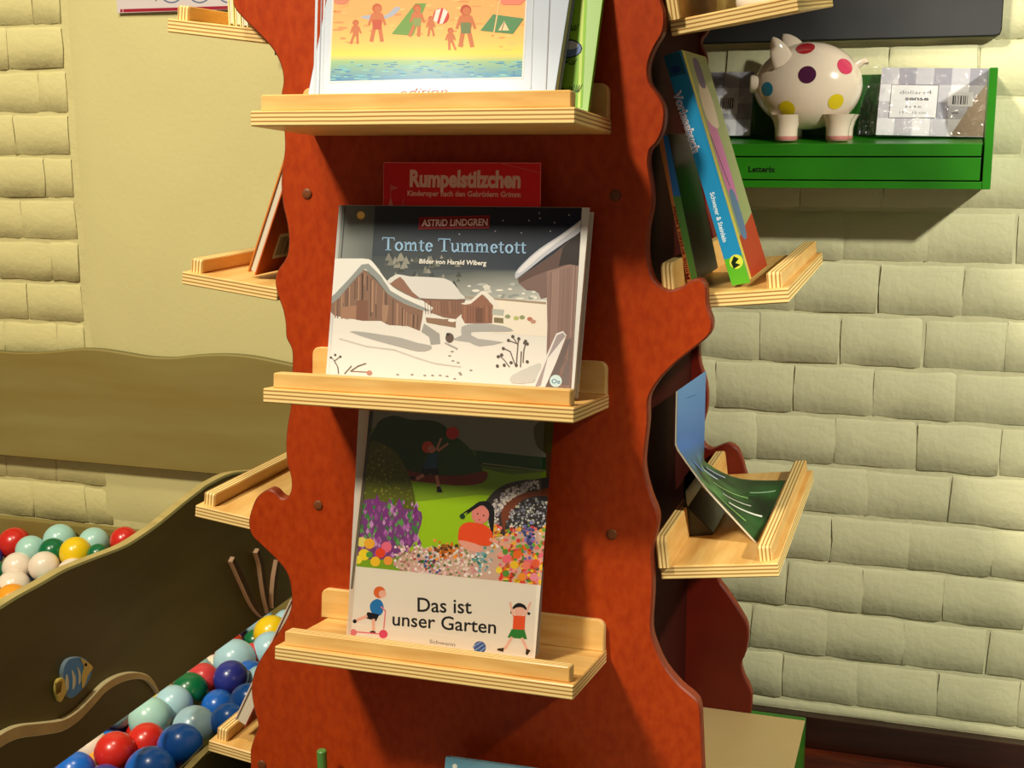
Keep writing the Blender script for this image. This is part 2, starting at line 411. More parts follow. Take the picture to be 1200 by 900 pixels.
# base box on the right
bx = box('base_box', (-.70, PF+PT+.001, .0), (-.1486, 1.868, .1655), M['green'], tower, local=False, bev=.002)
box('base_top', (-.33, PF+PT+.001, .166), (-.1486, 1.849, .1685), mat('beige_laminate', (206, 178, 124), .4, .4, .1, .08, 6), bx, local=False)
# shelves: board + low front lip + back strip
def shelf(O, ex, ey, L, tilt, depth=.15, thick=.0165, lip_in=(.009, .0065), strip0=-.008):
    """O: front-bottom-left corner, ex along the front, ey horizontally inwards"""
    ex = Vector(ex); ey = Vector(ey); up = Vector((0, 0, 1))
    yy = (ey*math.cos(tilt)-up*math.sin(tilt)); yy = (yy-ex*yy.dot(ex)).normalized(); zz = ex.cross(yy)
    if zz.z < 0: zz = -zz
    Mx = Matrix(((ex.x, yy.x, zz.x, O[0]), (ex.y, yy.y, zz.y, O[1]), (ex.z, yy.z, zz.z, O[2]), (0, 0, 0, 1)))
    loc = WM[tower.name].inverted() @ Mx
    def part(nm, a, b, par, bev, facemat, edgemat, rnd=None, hz=False):
        bm = bmesh.new()
        if rnd:      # upright strip with rounded upper corners
            prof = [(a[0], a[2]), (b[0], a[2])]
            for q in range(6): g = math.pi/2*q/5; prof.append((b[0]-rnd+rnd*math.cos(g), b[2]-rnd+rnd*math.sin(g)))
            for q in range(6): g = math.pi/2*q/5; prof.append((a[0]+rnd-rnd*math.sin(g), b[2]-rnd+rnd*math.cos(g)))
            f_ = [bm.verts.new((x, a[1], z)) for x, z in prof]; k_ = [bm.verts.new((x, b[1], z)) for x, z in prof]; n_ = len(prof)
            bm.faces.new(f_); bm.faces.new(list(reversed(k_)))
            for q in range(n_): bm.faces.new((f_[(q+1) % n_], f_[q], k_[q], k_[(q+1) % n_]))
            bmesh.ops.recalc_face_normals(bm, faces=list(bm.faces))
            bmesh.ops.bevel(bm, geom=[e for e in bm.edges if abs(e.verts[0].co.y-e.verts[1].co.y) < 1e-6], offset=.0012, segments=1, affect='EDGES')
        else:
            bmesh.ops.create_cube(bm, size=1)
            for v in bm.verts: v.co = Vector([(a[i]+b[i])/2 + v.co[i]*(b[i]-a[i]) for i in range(3)])
            bmesh.ops.bevel(bm, geom=list(bm.edges), offset=bev, segments=1, affect='EDGES', clamp_overlap=True)
        bmesh.ops.recalc_face_normals(bm, faces=list(bm.faces))
        for f in bm.faces:
            n = f.normal
            f.material_index = (0 if abs(n.z) > .6 else 1) if hz else (0 if abs(n.y) > .6 else 1)
        me = bpy.data.meshes.new(nm); bm.to_mesh(me); bm.free(); me.materials.append(facemat); me.materials.append(edgemat)
        o = bpy.data.objects.new(nm, me); COL.objects.link(o); o.parent = par; return o
    bd = part('shelf', (0, 0, 0), (L, depth, thick), tower, .0012, M['birch'], M['ply'], hz=True)
    bd.matrix_local = loc; WM[bd.name] = WM[tower.name] @ loc
    part('lip', (lip_in[0], .007, thick), (L-lip_in[1], .024, thick+.0175), bd, .0015, M['birch'], M['plyx'], rnd=.003)
    part('back_strip', (strip0, depth-.014, thick), (L-.001, depth, thick+.038), bd, .0012, M['birch'], M['plyx'], rnd=.009)
    return bd
XL, FW, YS = -.7124, .3645, 1.254
for z, t in ((1.362, .1), (1.055, .075), (.749, .1), (.4395, .12), (.13, .12)):
    shelf((XL, YS, z), (1, 0, 0), (0, 1, 0), FW, t)
SL = RF-PF-PT-.002
for z, t, ri in ((1.170, .16, .095), (.861, .10, 0), (.5443, .130, 0)):
    shelf((-.150, PF+PT+.001, z), Vector((0, 1, ri)).normalized(), (-1, 0, 0), SL, t, depth=.138)
for z, t in ((1.1706, .125), (.8576, .125), (.5463, .125), (.2088, .125)):
    shelf((-.918, PF+PT+.001, z), (0, 1, 0), (1, 0, 0), SL, t, depth=.138, strip0=.26)
def dome(name, c, r, hgt, m, parent, axis=(0, -1, 0), n=16):
    vs = []; fs = []; rings = [(1, 0), (1, .45), (.85, .8), (.5, .97)]
    ax = Vector(axis); t1 = ax.orthogonal().normalized(); t2 = ax.cross(t1)
    for rr, hh in rings:
        for i in range(n):
            a = 2*math.pi*i/n; vs.append(Vector(c)+ax*hgt*hh+(t1*math.cos(a)+t2*math.sin(a))*r*rr)
    vs.append(Vector(c)+ax*hgt)
    for k in range(3):
        for i in range(n): fs.append((k*n+i, k*n+(i+1) % n, (k+1)*n+(i+1) % n, (k+1)*n+i))
    for i in range(n): fs.append((3*n+i, 3*n+(i+1) % n, 4*n))
    return mesh_obj(name, vs, fs, m, parent, local=False, smooth=True)
for p in ((360,227),(721,229),(373,592),(717,626),(307,896),(377,899)):
    dome('screw_cap', at(*p, Y=PF), .0064, .002, M['screw'], tower)
# green dowel standing out of the bottom front shelf
pd = at(377, 879, Y=1.372)
def tube(name, a, b, r, m, parent=None, n=16, local=True, bev=.0012, loc=None):
    a = Vector(a); b = Vector(b); ax = (b-a).normalized(); t1 = ax.orthogonal().normalized(); t2 = ax.cross(t1)
    vs = []; fs = []
    for c, rr in ((a, r), (b-ax*bev, r), (b, r-bev)):
        for i in range(n):
            g = 2*math.pi*i/n; vs.append(c+(t1*math.cos(g)+t2*math.sin(g))*rr)
    for k in range(2):
        for i in range(n): fs.append((k*n+i, k*n+(i+1) % n, (k+1)*n+(i+1) % n, (k+1)*n+i))
    fs.append(tuple(range(2*n, 3*n))); fs.append(tuple(reversed(range(n))))
    return mesh_obj(name, vs, fs, m, parent, local=local, loc=loc)
dw = tube('dowel', (pd.x, pd.y, .142), (pd.x, pd.y, pd.z), .0064, M['pegg'], None, loc=(pd.x, pd.y, .142))
tag(dw, 'green painted round dowel standing upright before the red panel at the bottom edge', 'dowel')

# ================================================================== BOOKS STANDING FACE-ON
def face_book(name, label, tl, tr, bl_, Ytop, Ybot, zbot, t, ccol, spinecol=None, cat='book', group=None, pagecol=None):
    """tl, tr seen top corners at depth Ytop, bl_ a seen point of the left edge at depth Ybot"""
    A = at(*tl, Y=Ytop); B = at(*tr, Y=Ytop); Cc = at(*bl_, Y=Ybot)
    ex = (B-A).normalized(); ez = (A-Cc); fr = frame(Cc, ex, ez); ez = fr.col[2].xyz
    k = (Cc.z-zbot)/ez.z; O = Cc-ez*k; fr = frame(O, ex, ez)
    w = (B-A).length; inv = fr.inverted(); h = (inv @ A).z
    x0 = 0
    e = empty(name, mat=fr); tag(e, label, cat, group)
    cm = flat(ccol)
    box('front_cover', (x0, 0, 0), (w, .0022, h), cm, e, bev=.0006)
    box('back_cover', (x0, t-.0022, 0), (w, t, h), cm, e, bev=.0006)
    box('spine', (x0, .0022, 0), (x0+.0022, t-.0022, h), flat(spinecol or ccol), e)
    box('page_block', (x0+.0024, .0023, .003), (w-.0025, t-.0023, h-.003), M['pages'], e)
    return e, w, h
def lerp(a, b, t): return tuple(a[i]+(b[i]-a[i])*t for i in range(len(a)))

# ---- winter picture book on the middle shelf
tb, tw, th = face_book('picture_book', 'landscape picture book with snowy farm at night, on the middle front shelf', (397,240), (682.5,243), (383,440), 1.376, 1.312, .7645, .021, (228, 226, 224))
Q = [(397,240),(682.5,243),(669,470),(380,470)]
A = Art(tb, clip=[(397.5,240.5),(682,243.5),(668.5,464),(381,452)])
A.poly([(395,238),(440,238),(436,300),(434,360),(380,360)], [(120,126,124),(84,90,92),(96,104,104),(128,132,128),(170,176,176)])
A.poly([(440,238),(690,238),(690,300),(436,300)], [(50,58,68),(20,28,48),(16,26,52),(48,62,74)], False)
A.poly([(436,300),(690,300),(690,352),(434,352)], [(62,72,80),(14,26,54),(104,112,118),(104,108,106)], False)
A.poly([(440,262),(670,262),(640,316),(470,316)], [(44,54,66),(14,24,48),(30,44,66),(70,80,84)])
A.poly([(380,352),(690,352),(690,480),(370,480)], (238,236,234))
A.poly([(560,318),(625,318),(660,344),(660,352),(460,352),(450,330)], [(90,98,96),(90,100,104),(190,194,192),(215,214,210),(150,152,146),(100,104,100)])
rnd = random.Random(3)
for i in range(70):
    x = rnd.uniform(440, 540); y = 299+rnd.random()*42; s_ = rnd.uniform(2, 5); g = rnd.choice([(66,74,72),(88,94,90),(128,130,122),(150,150,142)])
    A.poly([(x-s_, y+s_), (x, y-s_), (x+s_, y+s_)], g, i % 8 == 0)
for i in range(40):
    x = rnd.uniform(545, 655); y = rnd.uniform(332, 350); A.circ(x, y, rnd.uniform(2, 6), rnd.choice([(226,226,220),(186,190,188),(240,238,230),(150,158,158)]), ry=rnd.uniform(1, 2.2), n=7, up=i % 8 == 0)
for x, y in ((589.5,258.5),(632,250),(667,252),(645,271),(620,258.5),(580.5,271),(538.5,274.5),(633,256),(611,273),(650,261)): A.circ(x, y, .9, (190,196,206), n=6)
A.circ(423, 252.5, 5.2, (200,150,40)); A.circ(423, 252.3, 4.3, (250,218,130), n=14)
A.line([(405,241),(400,302)], 1.3, (72,78,80))
A.poly([(395,240),(401,240),(385,450),(379,450)], [(188,192,192),(150,156,156),(236,236,236),(244,244,244)])
# far snow line and fields
A.poly([(540,347),(585,350),(640,354),(640,357),(560,352)], (170,150,130))
A.poly([(575,351),(642,357),(642,395),(575,390)], (246,238,226))
# big barn
A.smooth([(384,300),(390,303),(425,303),(436,306),(446,319),(456,332),(466,340),(484,349),(500,355),(507,361),(503,364),(488,360),(470,352),(458,345),(440,325),(427,316),(418,320),(404,338),(393,350),(382,353)], (240,240,238), 2)
A.poly([(384,352),(393,344),(410,326),(424,310),(432,309),(446,323),(458,341),(474,350),(505,364),(500,365),(470,354),(455,345),(441,327),(428,315),(413,330),(397,350),(387,358)], (150,156,158))
barn = [(387,357),(397,350),(413,331),(427,316),(441,329),(456,346),(472,355),(496,364),(495,372),(492,388),(478,382),(456,381),(446,376),(425,376),(410,373),(392,370),(388,366)]
A.poly(barn, (140,108,92))
rnd = random.Random(5)
for i in range(46):
    x = rnd.uniform(390, 490); t0 = max(318, 357-(x-387)*1.05) if x < 427 else min(366, 317+(x-427)*.92)
    A.line([(x, t0+3), (x-.5, min(372+(x-390)*.12, t0+rnd.uniform(14, 46)))], rnd.uniform(.8, 1.6), rnd.choice([(108,82,72),(160,124,104),(178,140,116),(92,70,62)]), i % 10 == 0)
A.poly([(400,360),(418,358),(417,374),(400,373)], (168,128,104)); A.poly([(418,352),(431,352),(431,375),(418,375)], (132,92,76)); A.poly([(448,357),(456,358),(453,378),(448,377)], (170,134,112))
# second building
A.poly([(455,330),(466,322),(470,322),(492,349),(487,350),(470,341),(458,334)], (150,110,94))
A.smooth([(453,330),(465,321.5),(480,324),(520,326),(533,334),(540,344),(545,350),(520,351),(492,349),(478,335),(469,324.5),(458,332)], (226,226,226), 2)
A.poly([(492,350),(545,351),(543,366),(534,374),(520,372),(504,366),(508,361),(498,354)], (142,104,88))
for i in range(14): A.line([(498+i*3.2, 353), (499+i*3.2, 368)], .7, rnd.choice([(110,78,66),(170,130,108)]), i == 0)
A.line([(494,350.5),(545,352)], 1.4, (120,92,82))
# third small barn
A.smooth([(540,356),(552,352),(562,343),(566,341),(572,344),(584,356),(582,361),(572,351),(565,345),(556,354),(550,357)], (240,236,232), 2)
A.poly([(541,358),(552,356),(565,345),(578,358),(577,379),(545,379),(541,372)], (150,104,86))
for i in range(10): A.line([(545+i*3.2, 359), (545+i*3.2, 377)], .7, rnd.choice([(108,72,60),(180,128,104)]), i == 0)
A.poly([(558,361),(566,361),(566,378),(558,378)], (116,80,66))
A.poly([(577,362),(591,363),(590,370),(577,369)], (188,192,186)); A.poly([(579,372),(590,373),(590,379),(579,378)], (132,120,92))
A.poly([(499,372),(520,374),(534,374),(534,384),(515,381),(500,378)], (150,120,100)); A.circ(530, 375.5, 5, (246,244,240), ry=2)
for x, y, c_ in ((595,371,(150,160,120)),(605,373,(190,196,120)),(612,372,(150,160,110)),(621,374,(190,120,100)),(625,377,(200,150,130))): A.circ(x, y, 3.4, c_, ry=2.6, n=7)
# shadows on the snow
A.smooth([(410,389),(425,389),(452,393),(470,396),(490,402),(505,405),(504,410),(490,412),(470,407),(440,399)], (176,176,176), 2)
A.poly([(497,379),(515,391),(516,403),(505,404),(503,395),(494,389)], (166,166,166))
A.smooth([(530,398),(541,393),(541,383),(560,379),(590,382),(602,388),(585,389),(552,389),(560,397),(590,401),(562,406),(550,401)], (178,178,180), 2)
A.line([(398,397),(430,406),(462,410),(490,420),(510,426),(540,430)], 1.6, (206,204,200))
A.smooth([(600,440),(625,428),(634,426),(632,436),(625,448),(600,449)], (206,208,208), 2)
A.circ(527, 396, 5, (104,84,78), ry=6); A.circ(525, 392, 2, (60,50,48)); A.line([(522,402),(536,409)], 2, (170,168,166))
for i, (x, y) in enumerate(((530,412),(527,417),(531,423),(537,425),(539,437),(466,439),(483,439),(498,440),(507,440),(516,440),(524,441),(540,439),(533,444),(552,434))): A.circ(x, y, 2, (150,146,144), ry=.9, n=6)
A.line([(397,438),(396,430),(392,423)], 1.1, (90,84,80)); A.line([(392,423),(388,418)], .8, (90,84,80)); A.line([(392,423),(399,418)], .8, (90,84,80))
for x, y in ((388,419),(393,416),(399,418)): A.circ(x, y, 1.5, (80,76,74), n=6)
A.line([(404,438),(412,429)], 1.2, (110,104,100)); A.line([(411,435),(420,429),(429,426)], 1.3, (110,104,100)); A.line([(411,435),(430,436)], 1, (140,120,110))
A.circ(433, 437, 3.5, (190,140,124), ry=3, n=7)
for a_, b_, c_ in (((605,430),(607,404),(601,395)),((604,428),(598,412),(590,408)),((597,430),(591,422),(586,417)),((613,425),(614,410),(617,400)),((610,430),(611,412),(611,412)),((607,404),(608,396),(608,396)),((607,403),(596,399),(596,399))): A.line([a_, b_, c_], 1.3, (120,110,104))
for x, y in ((601,394.5),(608,397),(596,399),(590,408.5),(588,416),(584,418),(616,400),(618,403),(599,425),(605,428),(618,424),(591,428),(615,402),(583,429)): A.circ(x, y, 2, (92,84,80), n=7)
# big building on the right
A.poly([(607,327),(628,312),(650,297),(680,280),(690,280),(690,480),(635,480),(642,400),(641,348),(634,350),(631,343),(625,340),(617,340),(608,332)], (128,102,98))
A.poly([(607,327),(628,312),(650,297),(680,272),(680,290),(660,312),(641,318),(625,324),(609,332)], (96,74,70))
A.poly([(641,318),(662,312),(680,305),(672,460),(637,460),(642,400)], (148,120,114))
for i in range(16): A.line([(644+i*2.2, 320-i*.6), (640+i*2.0, 455)], 1.0, rnd.choice([(128,100,96),(164,136,128),(138,112,106)]), i == 0)
A.poly([(660,290),(680,271),(679,312),(668,310),(655,312)], (44,36,38))
A.smooth([(605,327),(604,320),(614,308),(632,292),(655,277),(677,261),(682,258),(681,271),(664,283),(640,300),(620,316),(608,325)], (196,200,216), 2)
A.smooth([(606,320),(616,308),(634,293),(658,277),(680,261),(679,265),(656,282),(632,301),(614,317)], (232,232,240), 2)
# leaning planks
A.poly([(624,454),(652,391),(660,388),(664,393),(640,456)], (236,234,236)); A.poly([(627,454),(653,393),(660,390),(663,394),(642,420),(634,452)], (170,158,164))
A.poly([(638,456),(664,398),(669,397),(650,456)], (112,98,98)); A.poly([(654,450),(666,420),(668,396),(670,396),(667,452)], (120,106,106)); A.line([(653,438),(664,420)], 1.2, (120,106,106))
A.circ(651.5, 446.5, 7.2, (206,232,240), n=16); A.text('Oe', (646.5,449.2), (656.5,449.8), 5.2, (30,104,150), .01)
# lettering
A.poly([(491,255),(574.5,252.5),(573.5,268),(490.5,269)], (150,34,38)); A.poly([(492,256.5),(573.5,254),(572.5,266.5),(491.5,267.5)], (122,16,22))
A.text('ASTRiD LiNDGREN', (494.5,265.2), (571.5,264.2), 7.8, (246,214,214), .02)
# serif title: drawn glyph by glyph
def serif_text(A, txt, a, b, hcap, col, thick=.11, thin=.055):
    adv = {'T': .74, 'o': .56, 'm': .88, 't': .38, 'e': .50, 'u': .60, ' ': .28}
    tot = sum(adv[c] for c in txt); a = Vector(a); b = Vector(b); L = (b-a).length; d = (b-a).normalized(); u = Vector((d.y, -d.x)); sx = L/tot; sy = hcap/.68
    A.k += 1
    def T(x, y, x0): q = a+d*((x0+x)*sx)+u*(y*sy); return (q.x, q.y)
    def bar(x0, xa, ya, xb, yb): A.poly([T(xa, ya, x0), T(xb, ya, x0), T(xb, yb, x0), T(xa, yb, x0)], col, False)
    def arc(x0, cx, cy, rx, ry, a0, a1, wv, wh, n=16):
        for i in range(n):
            p = math.radians(a0+(a1-a0)*i/n); q = math.radians(a0+(a1-a0)*(i+1)/n)
            def ww(g): return wv*abs(math.cos(g))+wh*abs(math.sin(g))
            A.poly([T(cx+(rx)*math.cos(p), cy+(ry)*math.sin(p), x0), T(cx+rx*math.cos(q), cy+ry*math.sin(q), x0), T(cx+(rx-ww(q))*math.cos(q), cy+(ry-ww(q))*math.sin(q), x0), T(cx+(rx-ww(p))*math.cos(p), cy+(ry-ww(p))*math.sin(p), x0)], col, False)
    x = 0
    for c in txt:
        if c == 'T':
            bar(x, .31, 0, .43, .66); bar(x, .2, 0, .54, .045); bar(x, .03, .62, .71, .675); bar(x, .0, .52, .045, .675); bar(x, .695, .52, .74, .675)
        elif c == 'o': arc(x, .27, .22, .25, .24, 0, 360, thick, thin)
        elif c == 'e':
            arc(x, .25, .22, .23, .24, 0, 322, thick, thin); bar(x, .06, .215, .47, .26)
        elif c == 't':
            bar(x, .10, .08, .20, .56); bar(x, .0, .40, .34, .45); arc(x, .24, .12, .14, .14, 180, 320, .09, .05, 8)
        elif c == 'u':
            bar(x, .07, .14, .17, .45); bar(x, 0, .41, .17, .455); arc(x, .25, .16, .18, .18, 180, 350, .09, .06, 10); bar(x, .40, 0, .50, .45); bar(x, .33, .41, .5, .455); bar(x, .40, 0, .58, .045)
        elif c == 'm':
            for q in (.07, .36, .65): bar(x, q, 0, q+.10, .33); bar(x, q-.07, 0, q+.17, .045)
            bar(x, 0, .41, .17, .455); bar(x, .07, .3, .17, .455)
            arc(x, .315, .30, .145, .165, 0, 170, .09, .06, 10); arc(x, .605, .30, .145, .165, 0, 170, .09, .06, 10)
        x += adv[c]
serif_text(A, 'Tomte Tummetott', (448,293.5), (617.5,297.2), 15.5, (150,192,232))
A.text('Bilder von Harald Wiberg', (491.5,308.8), (570,311), 5.4, (244,242,238), .025)
A.done()

# ---- red flyer behind it
fa = at(449.5, 190, Y=1.384); fb = at(634, 190.5, Y=1.384); fc = at(449, 241, Y=1.378)
fr = frame(fc, fb-fa, fa-fc)
k = (fc.z-.80)/fr.col[2].z; fr = frame(fc-fr.col[2].xyz*k, fb-fa, fa-fc)
fly = empty('flyer', mat=fr); tag(fly, 'red paper flyer with white lettering standing behind the snowy picture book', 'flyer')
hh = (fr.inverted() @ fa).z; ww_ = (fb-fa).length
box('card_sheet', (0, 0, 0), (ww_, .0006, hh), flat((196, 24, 30)), fly)
A = Art(fly, clip=[(449.5,190),(634,190.5),(634,242),(449,242)])
A.poly([(450,190),(634,190),(634,242),(449,242)], [(200,28,34),(232,34,42),(232,34,42),(200,26,32)])
A.line([(450,190.6),(634,191.2)], .9, (224,120,120)); A.line([(587,191.5),(634,203)], 1.0, (226,90,90)); A.line([(449.8,191),(449.4,240)], .8, (214,110,110))
A.line([(633.4,191),(633.2,240)], .8, (224,120,120))
def condensed(A, txt, a, b, h, col): A.text(txt, a, b, h, col, .045)
condensed(A, 'Rumpelstilzchen', (480,218), (610,219.5), 19, (236,190,180))
A.text('Kinderoper nach den Gebrüdern Grimm', (477.5,229.3), (610,231), 6.2, (232,176,166), .03)
A.poly([(455,241),(458,231),(461,241)], (214,120,116)); A.line([(458,232),(458,216)], .8, (206,100,98)); A.poly([(458,217),(467,220),(458,224)], (206,100,98)); A.line([(473,233),(472,241)], .8, (206,100,98))
A.done()

# ---- garden picture book
gb, gw, gh = face_book('picture_book', 'tall picture book with flower garden cover and white title band, lowest front shelf', (430,480.5), (650,492), (406.5,745), 1.372, 1.312, .455, .020, (226, 216, 204))
gc = [(430.5,481),(649.5,492.5),(626,785),(404,765)]
A = Art(gb, clip=gc)
A.poly([(436,470),(660,470),(640,690),(415,664)], (128,170,20))
A.poly([(415,470),(660,470),(652,552),(600,556),(560,548),(500,545),(424,560)], (96,124,40))
A.poly([(560,580),(648,585),(640,690),(470,670),(470,590)], (160,204,10)); A.poly([(470,590),(560,580),(600,575),(520,570),(480,575)], (130,166,30))
A.poly([(430,470),(660,470),(655,540),(620,535),(560,528),(430,500)], (136,142,136))
A.poly([(557,528),(650,537),(647,553),(600,549),(560,545)], (30,82,36)); A.line([(566,543),(650,553)], 1.2, (150,150,110))
# dark trees
A.smooth([(432,525),(438,505),(446,492),(462,487),(474,490),(485,492),(497,492),(512,494),(522,500),(530,510),(540,517),(552,527),(560,540),(566,552),(560,562),(530,562),(490,556),(460,545)], (32,66,26), 3)
A.smooth([(520,512),(534,512),(550,525),(562,545),(566,556),(540,560),(500,556),(500,530)], (40,84,34), 3)
A.smooth([(475,551),(500,556),(540,557),(568,552),(571,560),(562,567),(535,569),(505,566),(478,562)], (130,44,24), 3)
A.smooth([(432,520),(446,519),(462,528),(474,545),(482,565),(487,590),(480,600),(455,596),(425,590),(424,560)], (92,98,22), 3)
rnd = random.Random(11)
for i in range(160):
    x = rnd.uniform(426, 484); y = rnd.uniform(522, 594)
    if (x-450)/36 > (y-505)/75: continue
    A.circ(x, y, rnd.uniform(.8, 1.7), rnd.choice([(128,132,30),(150,150,50),(70,84,18),(110,120,26)]), n=5, up=i % 40 == 0)
A.smooth([(628,497),(650,490),(655,560),(648,545),(640,532),(630,524),(626,510)], (74,74,22), 3); A.poly([(640,530),(647,530),(645,560),(640,560)], (96,60,30))
# flower arch right
A.smooth([(574,610),(568,592),(580,575),(600,565),(625,562),(650,566),(650,640),(600,640),(585,625)], (60,52,52), 3)
A.smooth([(588,612),(590,592),(604,580),(625,576),(650,577),(650,640),(600,632)], (126,62,34), 3)
A.smooth([(596,610),(604,594),(620,583),(648,586),(648,632),(600,628),(592,618)], (52,48,50), 3)
for i in range(230):
    a_ = rnd.uniform(-.2, 1.45); rr_ = rnd.uniform(.80, 1.0); x = 640-70*rr_*math.cos(a_); y = 612-50*rr_*math.sin(a_)
    A.circ(x, y, rnd.uniform(1.2, 2.1), rnd.choice([(224,216,212),(200,190,200),(236,230,220),(150,140,150)]), n=5, up=i % 60 == 0)
for i in range(260):
    x = rnd.uniform(594, 648); y = rnd.uniform(584, 630)
    if (640-x)**2/46**2+(612-y)**2/30**2 > 1: continue
    A.circ(x, y, rnd.uniform(.9, 1.8), rnd.choice([(190,190,200),(214,214,196),(120,124,140),(90,90,110),(160,160,170)]), n=5, up=i % 60 == 0)
# lilac left
A.smooth([(418,600),(430,585),(450,588),(470,596),(494,600),(490,625),(478,645),(455,655),(417,650)], (120,62,126), 3)
for i in range(190):
    x = rnd.uniform(420, 493); y = rnd.uniform(586, 650)+(x-420)*.05; s_ = rnd.uniform(2, 5)
    A.poly([(x-s_*.6, y), (x, y-s_*1.3), (x+s_*.6, y), (x, y+s_)], rnd.choice([(156,78,160),(186,110,186),(134,56,140),(206,150,206),(60,130,60),(96,160,80)]), i % 40 == 0)
for x, y in ((442,586),(432,592),(468,590),(488,605),(452,600)): A.poly([(x-5, y+6), (x, y-7), (x+5, y+6)], (130,50,134))
# flower field
def fld(n, poly_fn, cols, r0, r1):
    for i in range(n):
        x, y = poly_fn(); A.circ(x, y, rnd.uniform(r0, r1), rnd.choice(cols), n=6, up=i % 50 == 0)
A.smooth([(470,652),(500,642),(540,640),(590,628),(645,625),(640,684),(560,680),(470,668)], (214,178,160), 3)
fld(420, lambda: (rnd.uniform(462, 562), rnd.uniform(640, 676)), [(250,240,236),(246,206,206),(226,150,160),(240,226,214),(180,120,110),(130,150,90)], 1.0, 2.0)
fld(60, lambda: (rnd.gauss(505, 8), rnd.gauss(658, 6)), [(70,90,150),(180,50,50),(230,230,240),(60,120,60)], 1.2, 2.2)
fld(50, lambda: (rnd.gauss(522, 8), rnd.gauss(645, 5)), [(230,120,30),(250,160,60),(90,60,30)], 1.4, 2.6)
fld(200, lambda: (rnd.uniform(586, 640), rnd.uniform(640, 690)), [(240,110,30),(250,210,40),(240,110,130),(230,60,50),(250,160,150),(90,150,50)], 1.8, 3.8)
fld(120, lambda: (rnd.uniform(575, 645), rnd.uniform(615, 642)), [(244,120,120),(250,180,60),(250,240,230),(220,60,60),(110,170,60)], 1.4, 3.0)
fld(60, lambda: (rnd.gauss(565, 5), rnd.gauss(655, 8)), [(120,180,190),(250,240,236),(90,160,150)], 1.4, 2.6)
fld(50, lambda: (rnd.gauss(620, 4), rnd.gauss(630, 9)), [(110,110,180),(140,140,210),(70,80,140)], 1.4, 2.6)
for x, y, r_, c_ in ((424,635,6,(236,224,110)),(433,637,6.5,(246,180,50)),(453,641,6.5,(240,110,140)),(446,648,6,(236,70,30)),(427,650,7,(250,220,40)),(440,658,6,(250,200,40)),(455,657,5.5,(248,160,60)),(420,656,5,(250,226,60)),(433,650,4,(90,160,60)),(594,655,5,(244,110,130)),(606,650,5,(240,110,30)),(603,662,5,(244,200,40)),(617,663,5,(246,130,110)),(628,660,5,(240,100,60)),(612,676,5,(245,150,40)),(636,665,4,(250,210,70)),(585,668,4,(250,220,60)),(593,672,4,(90,150,50)),(626,676,5,(246,150,170))): A.circ(x, y, r_, c_, n=9)
# running boy with ball
A.circ(530.5, 507.5, 7.6, (206,44,36), n=16); A.circ(501.5, 524, 7, (214,70,26), n=12); A.circ(506, 526.5, 4.6, (214,140,120), n=10)
A.line([(512,527),(517,514)], 2.6, (206,140,120)); A.line([(514,528),(525,520)], 2.6, (206,140,120))
A.poly([(502,533),(513,530),(513,549),(497,549)], (34,86,120)); A.poly([(495,549),(514,549),(515,558),(509,558),(505,554),(499,558),(494,556)], (16,20,40))
A.line([(496,557),(489,561)], 4, (206,140,120)); A.line([(512,558),(514,570)], 4, (206,140,120)); A.circ(484, 560, 3.4, (14,14,18), ry=2); A.poly([(512,570),(516,570),(519,577),(512,577)], (14,14,18))
# seated girl
A.smooth([(541,603),(550,596),(563,588),(573,588),(579,597),(579,612),(577,628),(573,612),(570,600),(565,592)], (12,14,20), 3)
A.circ(563, 603, 10.5, (232,140,130), ry=11, n=16); A.smooth([(546,603),(558,590),(568,588),(574,600),(566,592),(556,597)], (12,14,20), 3); A.circ(542, 605, 3.5, (20,60,40), n=6); A.circ(576, 626, 2.6, (20,60,40), n=6)
A.circ(560, 602, 1, (60,30,30), n=6); A.circ(567, 604, 1, (60,30,30), n=6); A.circ(562, 609, 1.6, (190,60,60), ry=.7, n=6)
A.smooth([(539,618),(548,612),(560,613),(570,616),(577,624),(577,636),(570,640),(555,638),(541,641),(537,632)], (240,82,30), 3)
A.smooth([(537,634),(546,634),(562,639),(566,645),(558,647),(545,643)], (240,170,150), 3); A.line([(575,632),(585,636),(597,641)], 4, (240,170,150))
# white title band
A.poly([(412,663),(636,686),(627,790),(400,770)], (240,230,216))
A.text('Das ist', (489.5,716.5), (553,719), 17, (24,24,28), .012); A.text('unser Garten', (460,732.5), (581.5,742.5), 16, (24,24,28), .012)
A.text('Schwann', (503.5,753.5), (533.5,757.5), 4.5, (120,116,112), .01)
A.circ(562.5, 758.5, 7.3, (40,84,160), n=18)
for q in (-3.5, 0, 3.5): A.line([(557+q*.9, 762+q), (567+q*.6, 755+q)], 1.1, (140,180,220))
# scooter boy
A.circ(445, 694, 7, (226,104,40), n=14); A.circ(448.5, 696, 4.6, (244,182,160), n=10)
A.smooth([(434,708),(441,702),(447,704),(450,712),(446,721),(436,718)], (30,120,190), 3); A.poly([(431,717),(445,720),(441,728),(428,724)], (16,18,28)); A.line([(430,722),(418,727)], 3.4, (244,182,160)); A.circ(416, 728, 2.4, (16,18,28)); A.line([(438,726),(438,738)], 3.6, (244,182,160)); A.circ(437, 741, 3.6, (16,18,28), ry=2)
A.line([(447,711),(452,716),(450,737)], 1.6, (232,130,140)); A.line([(414,740),(448,743)], 1.4, (232,100,130)); A.circ(449.5, 743, 5.2, (222,70,110), n=12); A.circ(414.5, 741, 4, (222,120,130), n=12)
